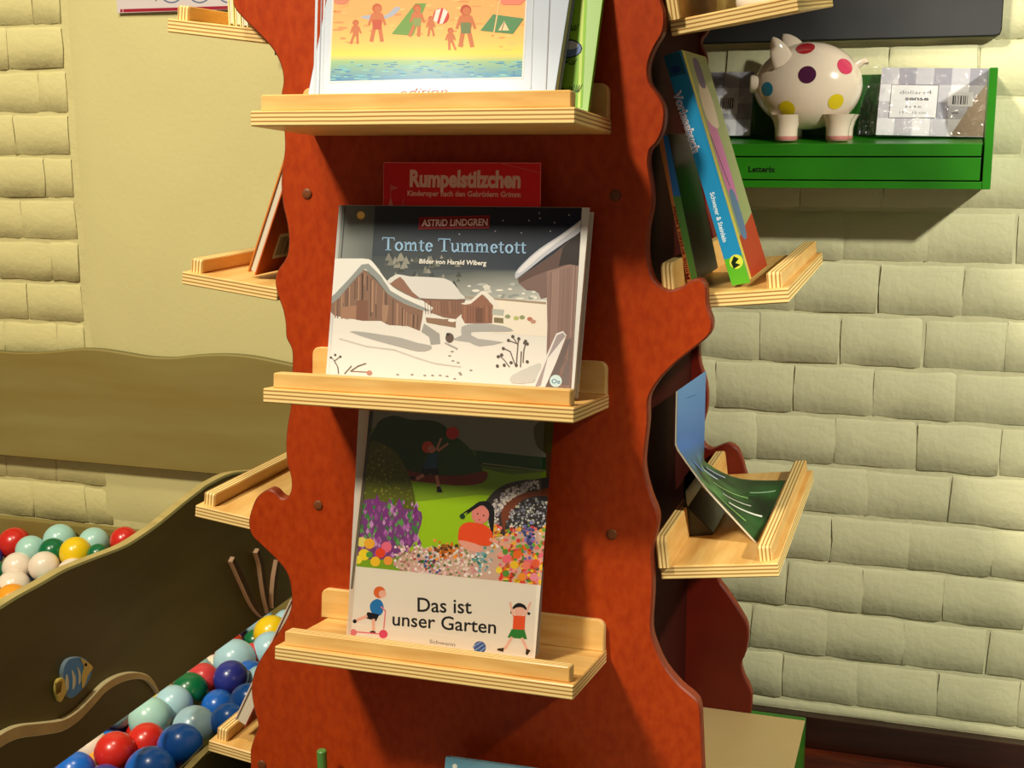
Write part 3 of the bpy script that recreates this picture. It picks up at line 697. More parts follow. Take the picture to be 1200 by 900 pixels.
# jumping girl
A.circ(609, 716, 6.4, (244,188,168), n=12); A.smooth([(599,716),(603,709),(609,706.5),(616,710),(619,718),(613,712),(605,712)], (14,14,20), 3); A.circ(600, 717.5, 1.8, (14,14,20)); A.circ(620, 719, 1.8, (14,14,20))
A.line([(602,722),(598,706)], 2.6, (244,188,168)); A.line([(615,722),(622,706)], 2.6, (244,188,168))
A.poly([(602,721),(616,722),(615,738),(601,737)], (236,88,40)); A.poly([(600,737),(615,738),(618,749),(595,747)], (46,130,50))
A.line([(600,747),(592,760)], 3.2, (244,188,168)); A.line([(612,748),(618,761)], 3.2, (244,188,168)); A.poly([(583,760),(591,759),(590,764),(583,762)], (14,14,18)); A.poly([(617,760),(622,762),(618,768),(616,766)], (14,14,18))
# spine side strip
A.poly([(427,481),(433,481),(409,770),(402,770)], (226,206,186)); A.poly([(434,481),(438,481),(414,690),(411,690)], [(40,40,30),(60,60,46),(120,110,90),(120,110,90)])
A.done()
# fore edge seen through the plastic jacket, art folded round
fe = []
segs = [(.0, .37, (158,160,160)), (.37, .50, (24,60,34)), (.50, .66, (20,74,40)), (.66, .74, (150,28,30)), (.74, .88, (26,92,46)), (.88, .93, (120,180,210)), (.93, 1.0, (70,70,50))]
vs = []; fs = []; cs = []
for a_, b_, c_ in segs:
    i = len(vs); vs += [(gw+.0004, .0, gh*a_), (gw+.0004, .020, gh*a_), (gw+.0004, .020, gh*b_), (gw+.0004, .0, gh*b_)]; fs.append((i, i+1, i+2, i+3)); cs += [lin(c_)]*4
o = mesh_obj('jacket_fold', vs, fs, M['prt'], gb); ca = o.data.color_attributes.new('Col', 'FLOAT_COLOR', 'CORNER'); ca.data.foreach_set('color', [x for c in cs for x in (*c, 1.0)])
o['label'] = 'glossy jacket edge showing green and red print'
box('plastic_jacket', (.001, -.0022, .001), (gw-.0005, -.0020, gh-.001), film_mat('glossy_book_jacket', .965, 5, .1, .08), gb)

# ---- beach book on top shelf
ZT = 1.0725
bb_, bw, bh = face_book('picture_book', 'pale blue picture book with beach scene, standing on the top front shelf', (365.5,0), (648,0), (361.5,107), 1.363, 1.318, 1.0715, .020, (150, 166, 192))
# extend above the frame
bt = 0.07
for c_ in bb_.children:
    me = c_.data; zm = max(v.co.z for v in me.vertices)
    for v in me.vertices:
        if v.co.z > zm-.01: v.co.z += bt
A = Art(bb_)
A.poly([(371,-60),(374,-60),(370,112),(367,112)], (186,198,214)); A.poly([(381,-60),(383,-60),(378,112),(376,112)], (200,210,224)); A.poly([(377.5,-60),(379,-60),(374.6,112),(373.4,112)], (150,160,176))
A.poly([(392,-62),(621,-62),(613.5,92),(384.5,97.5)], (226,226,226))
A.clip = [(393.8,-60),(619,-60),(611.5,90.2),(386.8,95.3)]
A.poly([(385,-62),(622,-62),(620,20),(388,20)], (240,178,104)); A.poly([(386,20),(620,20),(618,50),(386,52)], [(240,178,104),(240,178,104),(246,208,110),(246,206,112)])
A.poly([(386,52),(618,50),(616,62),(386,64)], [(246,206,112),(246,208,110),(250,220,90),(250,220,90)]); A.poly([(386,64),(616,62),(616,72),(386,72)], [(250,220,90),(250,220,90),(150,190,140),(150,190,140)])
A.poly([(386,72),(616,72),(614,92),(386,97)], [(150,190,140),(150,190,140),(50,130,190),(46,120,180)])
rnd = random.Random(9)
for i in range(150):
    x = rnd.uniform(388, 616); y = rnd.uniform(72, 94); A.circ(x, y, rnd.uniform(2, 7), rnd.choice([(64,148,196),(100,176,196),(40,118,178),(130,192,190)]), ry=.7, n=6, up=i % 40 == 0)
for i in range(130):
    x = rnd.uniform(388, 616); y = rnd.uniform(-50, 60); A.circ(x, y, rnd.uniform(2, 8), rnd.choice([(236,166,92),(246,196,120),(230,150,90),(248,206,130)]), ry=rnd.uniform(.6, 1.6), n=6, up=i % 40 == 0)
A.circ(400, 0, 10, (216,130,100), ry=6)
def kid(x, y, s, skin=(206,116,66), suit=None, hair=(196,90,40), lean=0):
    A.line([(x-1.5*s+lean, y-9*s), (x-3*s, y)], 2.4*s, skin); A.line([(x+1.5*s+lean, y-9*s), (x+3.5*s, y)], 2.4*s, skin)
    A.smooth([(x-3*s+lean, y-17*s), (x+3*s+lean, y-17*s), (x+2.6*s+lean, y-8*s), (x-2.6*s+lean, y-8*s)], skin, 2)
    A.line([(x-3*s+lean, y-16*s), (x-5*s+lean, y-10*s)], 1.5*s, skin); A.line([(x+3*s+lean, y-16*s), (x+5*s+lean, y-10*s)], 1.5*s, skin)
    if suit: A.poly([(x-2.8*s+lean, y-13*s), (x+2.8*s+lean, y-13*s), (x+2.6*s+lean, y-7*s), (x-2.6*s+lean, y-7*s)], suit)
    A.circ(x+lean, y-20*s, 3.1*s, hair, n=10); A.circ(x+lean+.4*s, y-19.4*s, 2.3*s, skin, n=9)
A.smooth([(422,20),(440,17),(452,18),(464,8),(469,11),(458,20),(440,24)], (176,184,206), 3)
kid(441, 48, 1.9, suit=(200,80,50), lean=1); kid(415, 51, 1.2, lean=2)
A.poly([(459,40),(487,4),(500,4),(484,42)], (110,160,70)); kid(485, 42, 1.6, suit=(140,160,90), lean=4)
A.circ(517, 19, 9.5, (206,50,50), n=16); A.poly([(511,12),(517,10),(512,27),(508,24)], (240,230,226)); A.poly([(520,10),(525,14),(519,28),(515,28)], (240,230,226))
kid(505, 42, 1.0); kid(546, 54, 2.1, suit=(110,130,80), hair=(190,70,40)); kid(530, 58, 1.1, lean=-2)
A.poly([(563,36),(578,17),(614,22),(601,40)], (80,140,90)); A.poly([(578,-4),(622,-6),(610,6),(590,6)], (236,130,110)); A.line([(586,0),(579,38)], 1.5, (240,200,140)); A.poly([(584,36),(591,25),(597,36)], (240,214,170)); A.line([(588,36),(591,27)], 1, (120,90,60))
A.clip = None
A.poly([(625.5,-60),(627,-60),(622.5,104),(621,104)], (200,210,224)); A.line([(646.8,-60),(640,104)], 1.2, (150,150,156))
A.text('edition', (468,112.5), (524,111), 9, (196,54,54), 0, .3)
A.done()
for c_ in bb_.children:
    pass
# ---- green book behind it
g2, g2w, g2h = face_book('comic_book', 'bright green picture book half hidden behind the pale blue beach book', (560,0), (688.5,0), (560,118), 1.385, 1.345, 1.0685, .007, (120, 176, 40), (60,120,30))
for c_ in g2.children:
    me = c_.data; zm = max(v.co.z for v in me.vertices)
    for v in me.vertices:
        if v.co.z > zm-.01: v.co.z += .05
A = Art(g2, clip=[(600,-60),(690.5,-60),(682.5,126),(600,126)])
A.poly([(630,-60),(692,-60),(692,60),(630,60)], [(90,150,30),(150,206,60),(150,206,60),(100,160,40)]); A.poly([(630,60),(692,60),(692,130),(630,130)], [(70,130,30),(150,206,60),(130,190,60),(50,110,20)])
A.poly([(683,-60),(687,-60),(680,126),(677,126)], (200,226,120))  # pale stripe: highlight along the spine painted into the print
A.poly([(640,-60),(656,-60),(653,32),(640,32)], (24,60,140)); A.circ(648, 34, 7, (110,50,30), ry=4)
A.circ(665, 57, 17.5, (20,30,50), ry=11.5, n=16); A.circ(665, 57, 16, (96,122,176), ry=10, n=16); A.circ(668, 53, 10, (190,200,220), ry=5, n=12)
rnd = random.Random(2)
for bx_, by_ in ((660,34),(672,36),(652,36),(662,74),(670,76),(655,108),(665,110),(676,108)):
    for j in range(5): A.line([(bx_+j-2, by_), (bx_+(j-2)*3.2, by_-rnd.uniform(5, 9))], .9, (16,40,12))
A.done()
# ---- blue book below the frame edge
b4, w4, h4 = face_book('picture_book', 'light blue book whose top edge peeks up at the bottom edge of photo', (522,887), (665,907), (521,900), 1.366, 1.362, .1475, .012, (108, 158, 180))
A = Art(b4, clip=[(522.3,887.3),(664,907),(660,960),(518,960)])
A.poly([(520,885),(670,905),(670,960),(515,960)], [(96,150,176),(150,190,206),(110,160,190),(90,140,170)]); A.circ(533, 898, 3, (226,226,220), n=8)
A.done()

# ================================================================== BOOKS ON THE SIDE SHELVES
def side_book(name, label, bl_, br_, tl, Y, depth, cols, zbot=None, top_up=0., spine=True, cat='book', ext=0.0):
    """near end seen: bottom-left, bottom-right, a point up the left edge; runs back along +Y"""
    B0 = at(*bl_, Y=Y); B1 = at(*br_, Y=Y); T0 = at(*tl, Y=Y)
    ez = (T0-B0).normalized(); ex0 = (B1-B0); ex = ex0-ez*ex0.dot(ez); t = ex.length; ex.normalize()
    fr = Matrix(((ex.x, 0, ez.x, B0.x), (ex.y, 1, ez.y, B0.y), (ex.z, 0, ez.z, B0.z), (0, 0, 0, 1)))
    h = (T0-B0).length+ext
    e = empty(name, mat=fr); tag(e, label, cat)
    cl, cr, sp = cols
    box('cover', (0, .0, 0), (.002, depth, h), flat(cl), e, bev=.0005); box('cover', (t-.002, 0, 0), (t, depth, h), flat(cr), e, bev=.0005)
    if spine: box('spine', (.0005, -.001, 0), (t-.0005, .001, h), flat(sp), e, bev=.0004)
    else: pass
    box('page_block', (.0021, .002 if not spine else .0012, .003), (t-.0021, depth-.003, h-.003), M['pages'], e)
    return e, t, h, fr
# reading book with blue spine
vb, vt, vh, vfr = side_book('reading_book', 'thick reading book with blue spine and green foot leaning on the right shelf', (857.5,334.5), (879.5,330), (777.5,66), 1.462, .155, ((20,90,130), (204,196,110), (24,138,190)))
A = Art(vb, name='spine_print', clip=[(778,66),(796.5,61),(879.5,331),(858,334.5)], base=.0014)
A.poly([(770,60),(800,55),(804,88),(782,94)], (20,96,130)); A.poly([(780,92),(806,86),(872,302),(848,307)], (30,140,196)); A.poly([(849,304),(871,298),(884,332),(858,338)], (90,176,40))
A.smooth([(786,80),(792,77),(798,80),(796,85),(789,86)], (16,60,130), 3)
A.circ(863, 306.5, 8, (214,220,80), ry=8.5, n=16); A.poly([(860,300),(866,303),(862,308),(868,310),(860,315),(857,308)], (20,40,16))
def vtext(A, txt, a, b, h, col, bold=.02): A.text(txt, a, b, h, col, bold)
vtext(A, 'Vorlesebuch', (789,108.5), (812.5,180), 9.5, (240,240,246), .05); vtext(A, 'Vorlesebuch', (789.4,109.2), (812.4,179.4), 8.8, (120,60,130), -.012)
vtext(A, 'Schwager & Steinlein', (832,226), (847.5,284), 5.5, (220,236,244), .02)
A.done()
fr2 = vfr @ Matrix.Translation((vt, 0, 0)) @ Matrix.Rotation(math.pi/2, 4, 'Z')
# cover art on the right face (faces +x)
pa = empty('cover_art_frame', mat=fr2) if False else None
class SideArt(Art):
    def __init__(s, parent, fr, face_x, depth, hgt, **k):
        super().__init__(parent, fr=fr, px=False, **k); s.fx = face_x
    def raw(s, uv, tris, cols):
        x = s.fx+(s.base+s.k*s.step); b = len(s.v); s.v += [(x, u, v) for u, v in uv]
        for t in tris: s.f.append([b+i for i in t]); s.c.append([cols[i] for i in t])
A = SideArt(vb, vfr, vt, .155, vh); A.clip = [(.001,.001),(.154,.001),(.154,vh-.001),(.001,vh-.001)]
A.poly([(0,0),(.155,0),(.155,vh),(0,vh)], (150,160,110)); A.poly([(0,0),(.012,0),(.012,vh),(0,vh)], (224,214,90))
A.poly([(.012,0),(.155,0),(.155,.07),(.012,.05)], (170,60,30)); A.smooth([(.03,.09),(.08,.09),(.08,.18),(.05,.2),(.02,.17)], (196,110,170), 3)
A.smooth([(.03,.19),(.1,.18),(.1,.23),(.04,.23)], (214,196,180), 3); A.smooth([(.05,.23),(.09,.23),(.09,.26),(.05,.26)], (100,80,130), 3); A.smooth([(.03,.05),(.07,.05),(.07,.1),(.03,.1)], (90,120,160), 3)
A.line([(.02,.17),(.05,.11)], .004, (20,14,24)); A.done()
# brown song book
sb, st_, sh_, sfr = side_book('slim_book', 'slim book with orange-brown spine, deep in the right shelf behind the panel edge', (806,331), (818.5,328.5), (770,160), 1.475, .14, ((150,90,50), (16,14,14), (186,112,60)))  # right cover near black, standing in for shade inside the shelf
A = Art(sb, name='spine_print', clip=[(771,160),(783,158),(818,328),(806,331)], base=.0014)
A.poly([(768,158),(779,158),(786,200),(812,330),(800,332)], (190,116,62)); A.poly([(777,158),(786,158),(800,235),(790,235)], (50,110,170)); A.poly([(789,230),(799,230),(821,330),(811,331)], (84,130,60))
vtext(A, 'Meine ersten Lieder', (809,327), (791.5,240), 5, (110,20,14), .02)
A.done()
# upper right shelf
zR = 1.19
def upright(name, label, px0, px1, Y, depth, hgt, cols, cat='book'):
    a = at(*px0, Y=Y); b = at(*px1, Y=Y)
    t = b.x-a.x; e = empty(name, (a.x, Y, a.z)); tag(e, label, cat); cl, cr, sp = cols
    box('cover', (0, 0, 0), (.002, depth, hgt), flat(cl), e); box('cover', (t-.002, 0, 0), (t, depth, hgt), flat(cr), e)
    box('spine', (0, -.001, 0), (t, .001, hgt), flat(sp), e); box('page_block', (.002, .0012, .003), (t-.002, depth-.003, hgt-.003), M['pages'], e)
    return e, t
ub, ut = upright('boxed_game', 'dark blue spine with white letters at the top edge, upper right shelf', (787,20.5), (800,18.5), 1.47, .14, .2, ((24,40,90),(24,40,90),(22,44,104)))
A = Art(ub, name='spine_print', base=.0014); A.text('Ravensburger', (796.5,14), (794,-62), 6.5, (240,240,244), .01)
A.done()
upright('slim_book', 'cream and yellow book cut by the top edge, middle of the upper right shelf', (840,13), (850,11), 1.47, .14, .2, ((226,214,130),(226,214,150),(232,220,140)))
wb = empty('white_roll', at(868, 5, Y=1.46)); tag(wb, 'white rounded toy end cut by the top edge, above the chalkboard corner', 'toy')
def capsule(name, a, b, r, m, parent, n=16):
    a = Vector(a); b = Vector(b); ax = (b-a).normalized(); t1 = ax.orthogonal().normalized(); t2 = ax.cross(t1); vs = []; fs = []; rings = []
    for k in range(5): g = math.pi/2*(1-k/4); rings.append((a-ax*r*math.sin(g), r*math.cos(g)+1e-5))
    for k in range(5): g = math.pi/2*k/4; rings.append((b+ax*r*math.sin(g), r*math.cos(g)+1e-5))
    for c, rr in rings:
        for i in range(n): h_ = 2*math.pi*i/n; vs.append(c+(t1*math.cos(h_)+t2*math.sin(h_))*rr)
    for k in range(len(rings)-1):
        for i in range(n): fs.append((k*n+i, k*n+(i+1) % n, (k+1)*n+(i+1) % n, (k+1)*n+i))
    return mesh_obj(name, vs, fs, m, parent, smooth=True)
capsule('roll_body', (.004, .02, .004), (.05, .02, .008), .0125, flat((236,232,222)), wb)
box('roll_label', (.02, .012, .0145), (.045, .028, .0185), flat((170,120,180)), wb)

# sagging magazine on the lower right shelf
near = [(765,456),(772,487),(787,513),(805,540),(829,572),(858,604),(887,635.5)]
far = [(797,433),(799.5,470),(803,503),(812,524),(832,545),(868,561),(921,563)]
ncr = crom([at(*p, Y=1.50) for p in near], 4); fcr = crom([at(*p, Y=1.70) for p in far], 4)
for v in ncr: v.x = max(v.x, -.2865)
for v in fcr: v.x = max(v.x, -.2865)
mg = empty('magazine', ncr[0]); tag(mg, 'limp glossy magazine, blue above and green below, sagging on the lower right shelf', 'magazine')
nv = len(ncr); NU = 14; vs = []; cs = []
rnd = random.Random(4)
for i in range(nv):
    for j in range(NU+1):
        t = j/NU; p = ncr[i].lerp(fcr[i], t); s_ = i/(nv-1); vs.append(p)
        if s_ < .42: c = lerp((96,146,206), (60,108,186), s_/.42)
        elif s_ < .6: c = lerp((60,108,186), (60,90,90), (s_-.42)/.18)
        else: c = lerp((70,106,60), (22,54,22), (s_-.6)/.4)
        if s_ > .5: nn = noise.noise(Vector((s_*9, t*6, 2))); c = tuple(max(4, v*(1+.9*nn)) for v in c)
        cs.append(lin(c))
fs = [(i*(NU+1)+j, (i+1)*(NU+1)+j, (i+1)*(NU+1)+j+1, i*(NU+1)+j+1) for i in range(nv-1) for j in range(NU)]
nb = len(vs); th_ = Vector((-.0022, 0, -.0016))
inv = WM[mg.name].inverted()
back = [v+th_ for v in vs]
o = mesh_obj('cover_sheet', vs, fs, M['prt'], mg, local=False, smooth=True)
ca = o.data.color_attributes.new('Col', 'FLOAT_COLOR', 'POINT'); ca.data.foreach_set('color', [x for c in cs for x in (*c, 1.0)])
fs2 = [tuple(reversed(f)) for f in fs]
n2 = len(back); vv = [v+Vector((-.0003, 0, -.0003)) for v in vs]+back; ff = list(fs)+[tuple(i+n2 for i in f) for f in fs2]
for i in range(nv-1): ff.append((i*(NU+1), i*(NU+1)+n2, (i+1)*(NU+1)+n2, (i+1)*(NU+1))); k_ = NU; ff.append((i*(NU+1)+k_, (i+1)*(NU+1)+k_, (i+1)*(NU+1)+k_+n2, i*(NU+1)+k_+n2))
for j in range(NU): b_ = (nv-1)*(NU+1); ff.append((b_+j, b_+j+n2, b_+j+1+n2, b_+j+1)); ff.append((j, j+1, j+1+n2, j+n2))
mesh_obj('inner_pages', vv, ff, M['pages'], mg, local=False)
def mpt(s_, t, off=.0006):
    x = s_*(nv-1); i = min(nv-2, int(x)); f_ = x-i; a = ncr[i].lerp(ncr[i+1], f_); b = fcr[i].lerp(fcr[i+1], f_)
    du = (ncr[i+1]-ncr[i]).normalized(); dv = (b-a).normalized(); n_ = dv.cross(du)
    if n_.z < 0: n_ = -n_
    if abs(n_.z) < .2 and n_.x < 0: n_ = -n_
    return a.lerp(b, t)+n_.normalized()*off
vs = []; fs = []; cs = []
def mquad(s0, t0, s1, t1, w_, col):
    k = 5; c = lin(col)
    for q in range(k):
        a0 = q/k; a1 = (q+1)/k; i = len(vs)
        sa, ta, sb_, tb_ = s0+(s1-s0)*a0, t0+(t1-t0)*a0, s0+(s1-s0)*a1, t0+(t1-t0)*a1
        vs.extend([mpt(sa, ta-w_), mpt(sb_, tb_-w_), mpt(sb_, tb_+w_), mpt(sa, ta+w_)]); fs.append((i, i+1, i+2, i+3)); cs.extend([c]*4)
for a in ((.60,.50,.72,.62,.022,(190,206,230)),(.62,.64,.74,.74,.02,(30,50,90)),(.64,.74,.76,.84,.018,(176,196,220)),(.70,.40,.88,.55,.012,(150,190,120)),(.80,.20,.96,.34,.014,(220,224,214)),(.84,.5,.9,.66,.012,(40,100,40)),(.52,.2,.62,.4,.03,(90,120,190)),(.7,.1,.9,.12,.012,(120,170,90)),(.88,.68,.97,.8,.012,(150,190,150)),(.09,.3,.10,.6,.05,(50,90,160)),(.2,.35,.215,.75,.006,(30,60,130)),(.235,.35,.25,.8,.006,(30,60,130)),(.3,.45,.31,.7,.004,(30,60,130)),(.76,.3,.9,.42,.008,(230,230,220))): mquad(*a)
o = mesh_obj('cover_print', vs, fs, M['prt'], mg, local=False, smooth=True); ca = o.data.color_attributes.new('Col', 'FLOAT_COLOR', 'CORNER')
ca.data.foreach_set('color', [x for c in cs for x in (*c, 1.0)])

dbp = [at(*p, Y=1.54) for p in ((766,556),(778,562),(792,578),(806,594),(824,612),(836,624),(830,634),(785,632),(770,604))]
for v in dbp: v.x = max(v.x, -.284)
dbx = prism('shade_filler', dbp, (0, .10, 0), flat((16,9,7), .3), None, bev=.001, loc=dbp[7]); tag(dbx, 'black filler added for the shade under the sagging magazine on lower right shelf', 'filler')  # invented shape filling the shaded gap under the magazine with black
# left shelves
lb, lt, lh, lfr = side_book('orange_book', 'orange book with barcode on its back leaning on the left shelf', (290,318), (300,321.5), (331,190), 1.455, .2, ((222,130,50), (196,88,24), (210,110,40)), spine=False, ext=.03)
A = SideArt(lb, lfr, lt, .2, lh); A.clip = [(.001,.001),(.199,.001),(.199,lh-.001),(.001,lh-.001)]
A.poly([(.03,.02),(.085,.02),(.085,.055),(.03,.055)], (236,226,200))
rnd = random.Random(8); x = .035
while x < .08: w_ = rnd.choice([.001, .0018, .0028]); A.poly([(x,.024),(x+w_,.024),(x+w_,.05),(x,.05)], (20,16,14)); x += w_+rnd.choice([.001, .002])
A.name = 'barcode_label'; A.done(); A = SideArt(lb, lfr, lt, .2, lh)
A.poly([(.04,.068),(.085,.068),(.085,.105),(.04,.105)], (40,26,22)); A.done()
lb4, t4, h4_, fr4 = side_book('pale_book', 'pale book leaning at the left edge of the panel above the ball pool', (274,844.5), (287.5,853), (340,703), 1.44, .16, ((236,214,196), (150,60,40), (230,220,200)), spine=False)
for i, (x, c_) in enumerate(((268,(236,226,160)),(276,(240,232,170)),(284,(228,226,214)))):
    a = at(x, 29.5+i*1.2, Y=1.46); b = at(x+6.5, 30+i*1.2, Y=1.46); t = b.x-a.x
    e = empty('slim_book', (a.x, 1.46, a.z)); tag(e, ('leftmost', 'middle', 'rightmost')[i]+' of three slim cream booklets on the upper left shelf', 'booklet')
    box('cover', (0, 0, 0), (.0016, .15, .2), flat(c_), e); box('cover', (t-.0016, 0, 0), (t, .15, .2), flat(c_), e); box('page_block', (.0016, .001, .002), (t-.0016, .148, .198), M['pages'], e)

# ================================================================== RIGHT WALL THINGS
cb = empty('chalkboard', (-.3, YW-.015, 1.178)); tag(cb, 'dark grey board with rounded corner hung on the brick wall above the piggy bank', 'board')
xr = at(1175, 20, Y=YW-.02).x
pts = [Vector((-1.0, 0, 0)), Vector((xr+.3-.008, 0, 0)), Vector((xr+.3-.002, 0, .002)), Vector((xr+.3, 0, .008)), Vector((xr+.3, 0, .60)), Vector((-1.0, 0, .60))]
pts = [p+Vector((.2 if p.x < -.5 else 0, -.006, 0)) for p in pts]
prism('board_panel', pts, (0, .012, 0), [M['board'], M['black']], cb, bev=.0015)
pts2 = [p+Vector((0, .0125, 0)) for p in pts]
prism('backing_frame', [p*1.0 for p in pts2], (0, .008, 0), [M['black'], M['black']], cb, bev=0)
# green wall shelf
GF = 1.925
gs = empty('wall_shelf', (-.15, YW-.02, .96)); tag(gs, 'bright green wall shelf with lettered front ledge and raised end panel', 'shelf')
zb_ = at(1160, 222, Y=GF).z; z_t = at(1080, 168.5, Y=GF).z; zg1 = at(1080, 184, Y=GF).z; zg2 = at(1080, 212, Y=GF).z
xe1 = at(1161, 215, Y=GF).x; xe0 = at(1150.5, 215, Y=GF).x; xl_ = -.42
sbv, sbf = box_geo((xl_, GF+.004, z_t-.014), (xe0-.001, YW-.012, z_t), .001)
for v in sbv: v.z += .013*(v.y-GF)/(YW-GF)
mesh_obj('shelf_board', sbv, sbf, M['green'], gs, local=False)
box('front_rail', (xl_, GF, zg1+.0012), (xe0-.003, GF+.012, z_t+.0002), M['green'], gs, bev=.0008, local=False)
lp = box('label_panel', (xl_, GF+.0005, zg2+.001), (xe0-.003, GF+.010, zg1-.0008), M['green'], gs, bev=.0008, local=False)
box('bottom_rail', (xl_, GF, zb_), (xe0, GF+.012, zg2-.0008), M['green'], gs, bev=.0008, local=False)
box('bottom_board', (xl_, GF+.012, zb_), (xe0, YW-.012, zb_+.01), M['green'], gs, bev=.0005, local=False)
zpt = at(1171, 79, Y=GF).z
box('end_panel', (xe0+.0005, GF-.001, zb_), (xe1, YW-.003, zpt), M['green'], gs, bev=.001, local=False)
box('back_panel', (xl_, YW-.011, zb_), (xe0, YW-.003, zpt-.002), mat('green_back_paint', (30, 104, 14), .4), gs, bev=.0006, local=False)
box('groove_fill', (xl_, GF+.008, zb_+.002), (xe0-.001, GF+.011, z_t-.002), M['groove'], gs, local=False)
frl = Matrix.Translation((0, GF+.0005, 0)); ptmp = empty('x', mat=frl); 
A = Art(gs, fr=WM[gs.name] @ Matrix.Translation((0, GF+.0005-(YW-.02), 0)), name='lettering')
A.fr = Matrix.Translation((-.15, GF+.0005, .96)); A.inv = A.fr.inverted(); A.n = Vector((0, 1, 0)); A.o = Vector((0, GF+.0005, 0))
A.text('Letterix', (877,201.5), (908.5,201.8), 7, (14,24,12), .03); A.v = [(v[0], v[1]+GF+.0005-(YW-.02), v[2]) for v in A.v]
A.done(); bpy.data.objects.remove(ptmp)
for o in list(bpy.data.objects):
    if o.name.startswith('shelf_board'): pass
# piggy bank
zs_ = z_t+.0042
PC = at(947, 101, Y=1.978); pg = empty('piggy_bank', (PC.x, PC.y, zs_)); tag(pg, 'white glazed piggy bank with coloured dots standing on the green wall shelf', 'piggy bank')
ctr = Vector((0, 0, PC.z-zs_)); RX, RY, RZ = .078, .052, .0635
def ell(dx):  # body radius profile, head (left) a little narrower
    return 1.0-.10*max(0, -dx)**2
def body_pt(d, k=1.0):
    d = Vector(d).normalized(); s_ = ell(d.x)
    dz = d.z*(RZ*s_)
    return ctr+Vector((d.x*RX*(1.02 if d.x < 0 else 1), d.y*RY*s_, dz))*k
vs = []; fs = []; nu, nv2 = 40, 24
for j in range(nv2+1):
    ph = math.pi*j/nv2
    for i in range(nu):
        t = 2*math.pi*i/nu; vs.append(body_pt((math.cos(ph)+1e-6, math.sin(ph)*math.cos(t), math.sin(ph)*math.sin(t))))
for j in range(nv2):
    for i in range(nu): fs.append((j*nu+i, j*nu+(i+1) % nu, (j+1)*nu+(i+1) % nu, (j+1)*nu+i))
mesh_obj('body', vs, fs, M['ceramic'], pg, smooth=True)
def lathe(name, prof, base, axis, m, parent, n=24, smooth=True, mi=None, mats=None):
    ax = Vector(axis).normalized(); t1 = ax.orthogonal().normalized(); t2 = ax.cross(t1); vs = []; fs = []; mm = []
    for r_, h_ in prof:
        for i in range(n): g = 2*math.pi*i/n; vs.append(Vector(base)+ax*h_+(t1*math.cos(g)+t2*math.sin(g))*max(r_, 1e-5))
    for k in range(len(prof)-1):
        for i in range(n): fs.append((k*n+i, k*n+(i+1) % n, (k+1)*n+(i+1) % n, (k+1)*n+i)); mm.append(mi[k] if mi else 0)
    return mesh_obj(name, vs, fs, mats or m, parent, smooth=smooth, mi=mm if mi else None)
pink = flat((206,130,126))
for (px_, py_, dy) in ((921,163,-.022),(981,162,-.022),(927,161,.022),(986,160,.022)):
    q = at(px_, py_, Y=1.978+dy); x = q.x-PC.x
    lathe('leg', [(.014,0),(.0158,.001),(.0165,.004),(.0165,.007),(.0168,.018),(.0195,.028),(.025,.038)], (x, dy, 0), (0,0,1), None, pg, mi=[0,1,1,0,0,0], mats=[M['ceramic'], pink])
lathe('snout', [(.0,.0),(.011,.0005),(.0135,.003),(.0125,.012),(.015,.02),(.022,.028)], (at(879,98,Y=1.97).x-PC.x, -.012, ctr.z+.004), (1,.12,-.02), M['ceramic'], pg)
def ear(base, tip, wdt, nrm):
    base = Vector(base); tip = Vector(tip); ax = (tip-base); n_ = Vector(nrm).normalized(); sd = ax.cross(n_).normalized(); vs = []; fs = []; K = 8; n = 14
    for k in range(K+1):
        t = k/K; wv = wdt*(1-t**2.2)**.8+.0008; th = .0062*(1-t)**.6+.0008; c = base+ax*t+n_*(.006*math.sin(t*2.2))
        for i in range(n): g = 2*math.pi*i/n; vs.append(c+sd*math.cos(g)*wv+n_*math.sin(g)*th)
    for k in range(K):
        for i in range(n): fs.append((k*n+i, k*n+(i+1) % n, (k+1)*n+(i+1) % n, (k+1)*n+i))
    fs.append(tuple(range(K*n, K*n+n)))
    return mesh_obj('ear', vs, fs, M['ceramic'], pg, smooth=True)
e0 = at(919, 76, Y=1.945)-Vector((PC.x, PC.y, zs_)); e1 = at(905, 44, Y=1.94)-Vector((PC.x, PC.y, zs_)); ear(e0, e1, .016, (.3,-1,.1))
e0 = at(935, 62, Y=1.985)-Vector((PC.x, PC.y, zs_)); e1 = at(917, 41, Y=1.99)-Vector((PC.x, PC.y, zs_)); ear(e0, e1, .014, (.2,-1,.2))
tq = at(1010, 76, Y=1.978)-Vector((PC.x, PC.y, zs_))
vs_t = crom([tq+Vector((-.012,0,-.004)), tq+Vector((0,0,.004)), tq+Vector((.004,0,.005)), tq+Vector((.006,-.002,.001))], 5)
def sweep(name, path, rad, m, parent, n=10, local=True):
    vs = []; fs = []
    for i, p in enumerate(path):
        d = (path[min(i+1, len(path)-1)]-path[max(i-1, 0)]).normalized(); t1 = d.cross(Vector((0,.9,.3))).normalized(); t2 = d.cross(t1); r_ = rad(i/(len(path)-1)) if callable(rad) else rad
        for k in range(n): g = 2*math.pi*k/n; vs.append(p+(t1*math.cos(g)+t2*math.sin(g))*r_)
    for i in range(len(path)-1):
        for k in range(n): fs.append((i*n+k, i*n+(k+1) % n, (i+1)*n+(k+1) % n, (i+1)*n+k))
    fs.append(tuple(range(n))); fs.append(tuple(reversed(range((len(path)-1)*n, len(path)*n))))
    return mesh_obj(name, vs, fs, m, parent, smooth=True, local=local)
sweep('tail', vs_t, lambda t: .0062-.002*t, M['ceramic'], pg)
Pw = Vector((PC.x, PC.y, zs_))
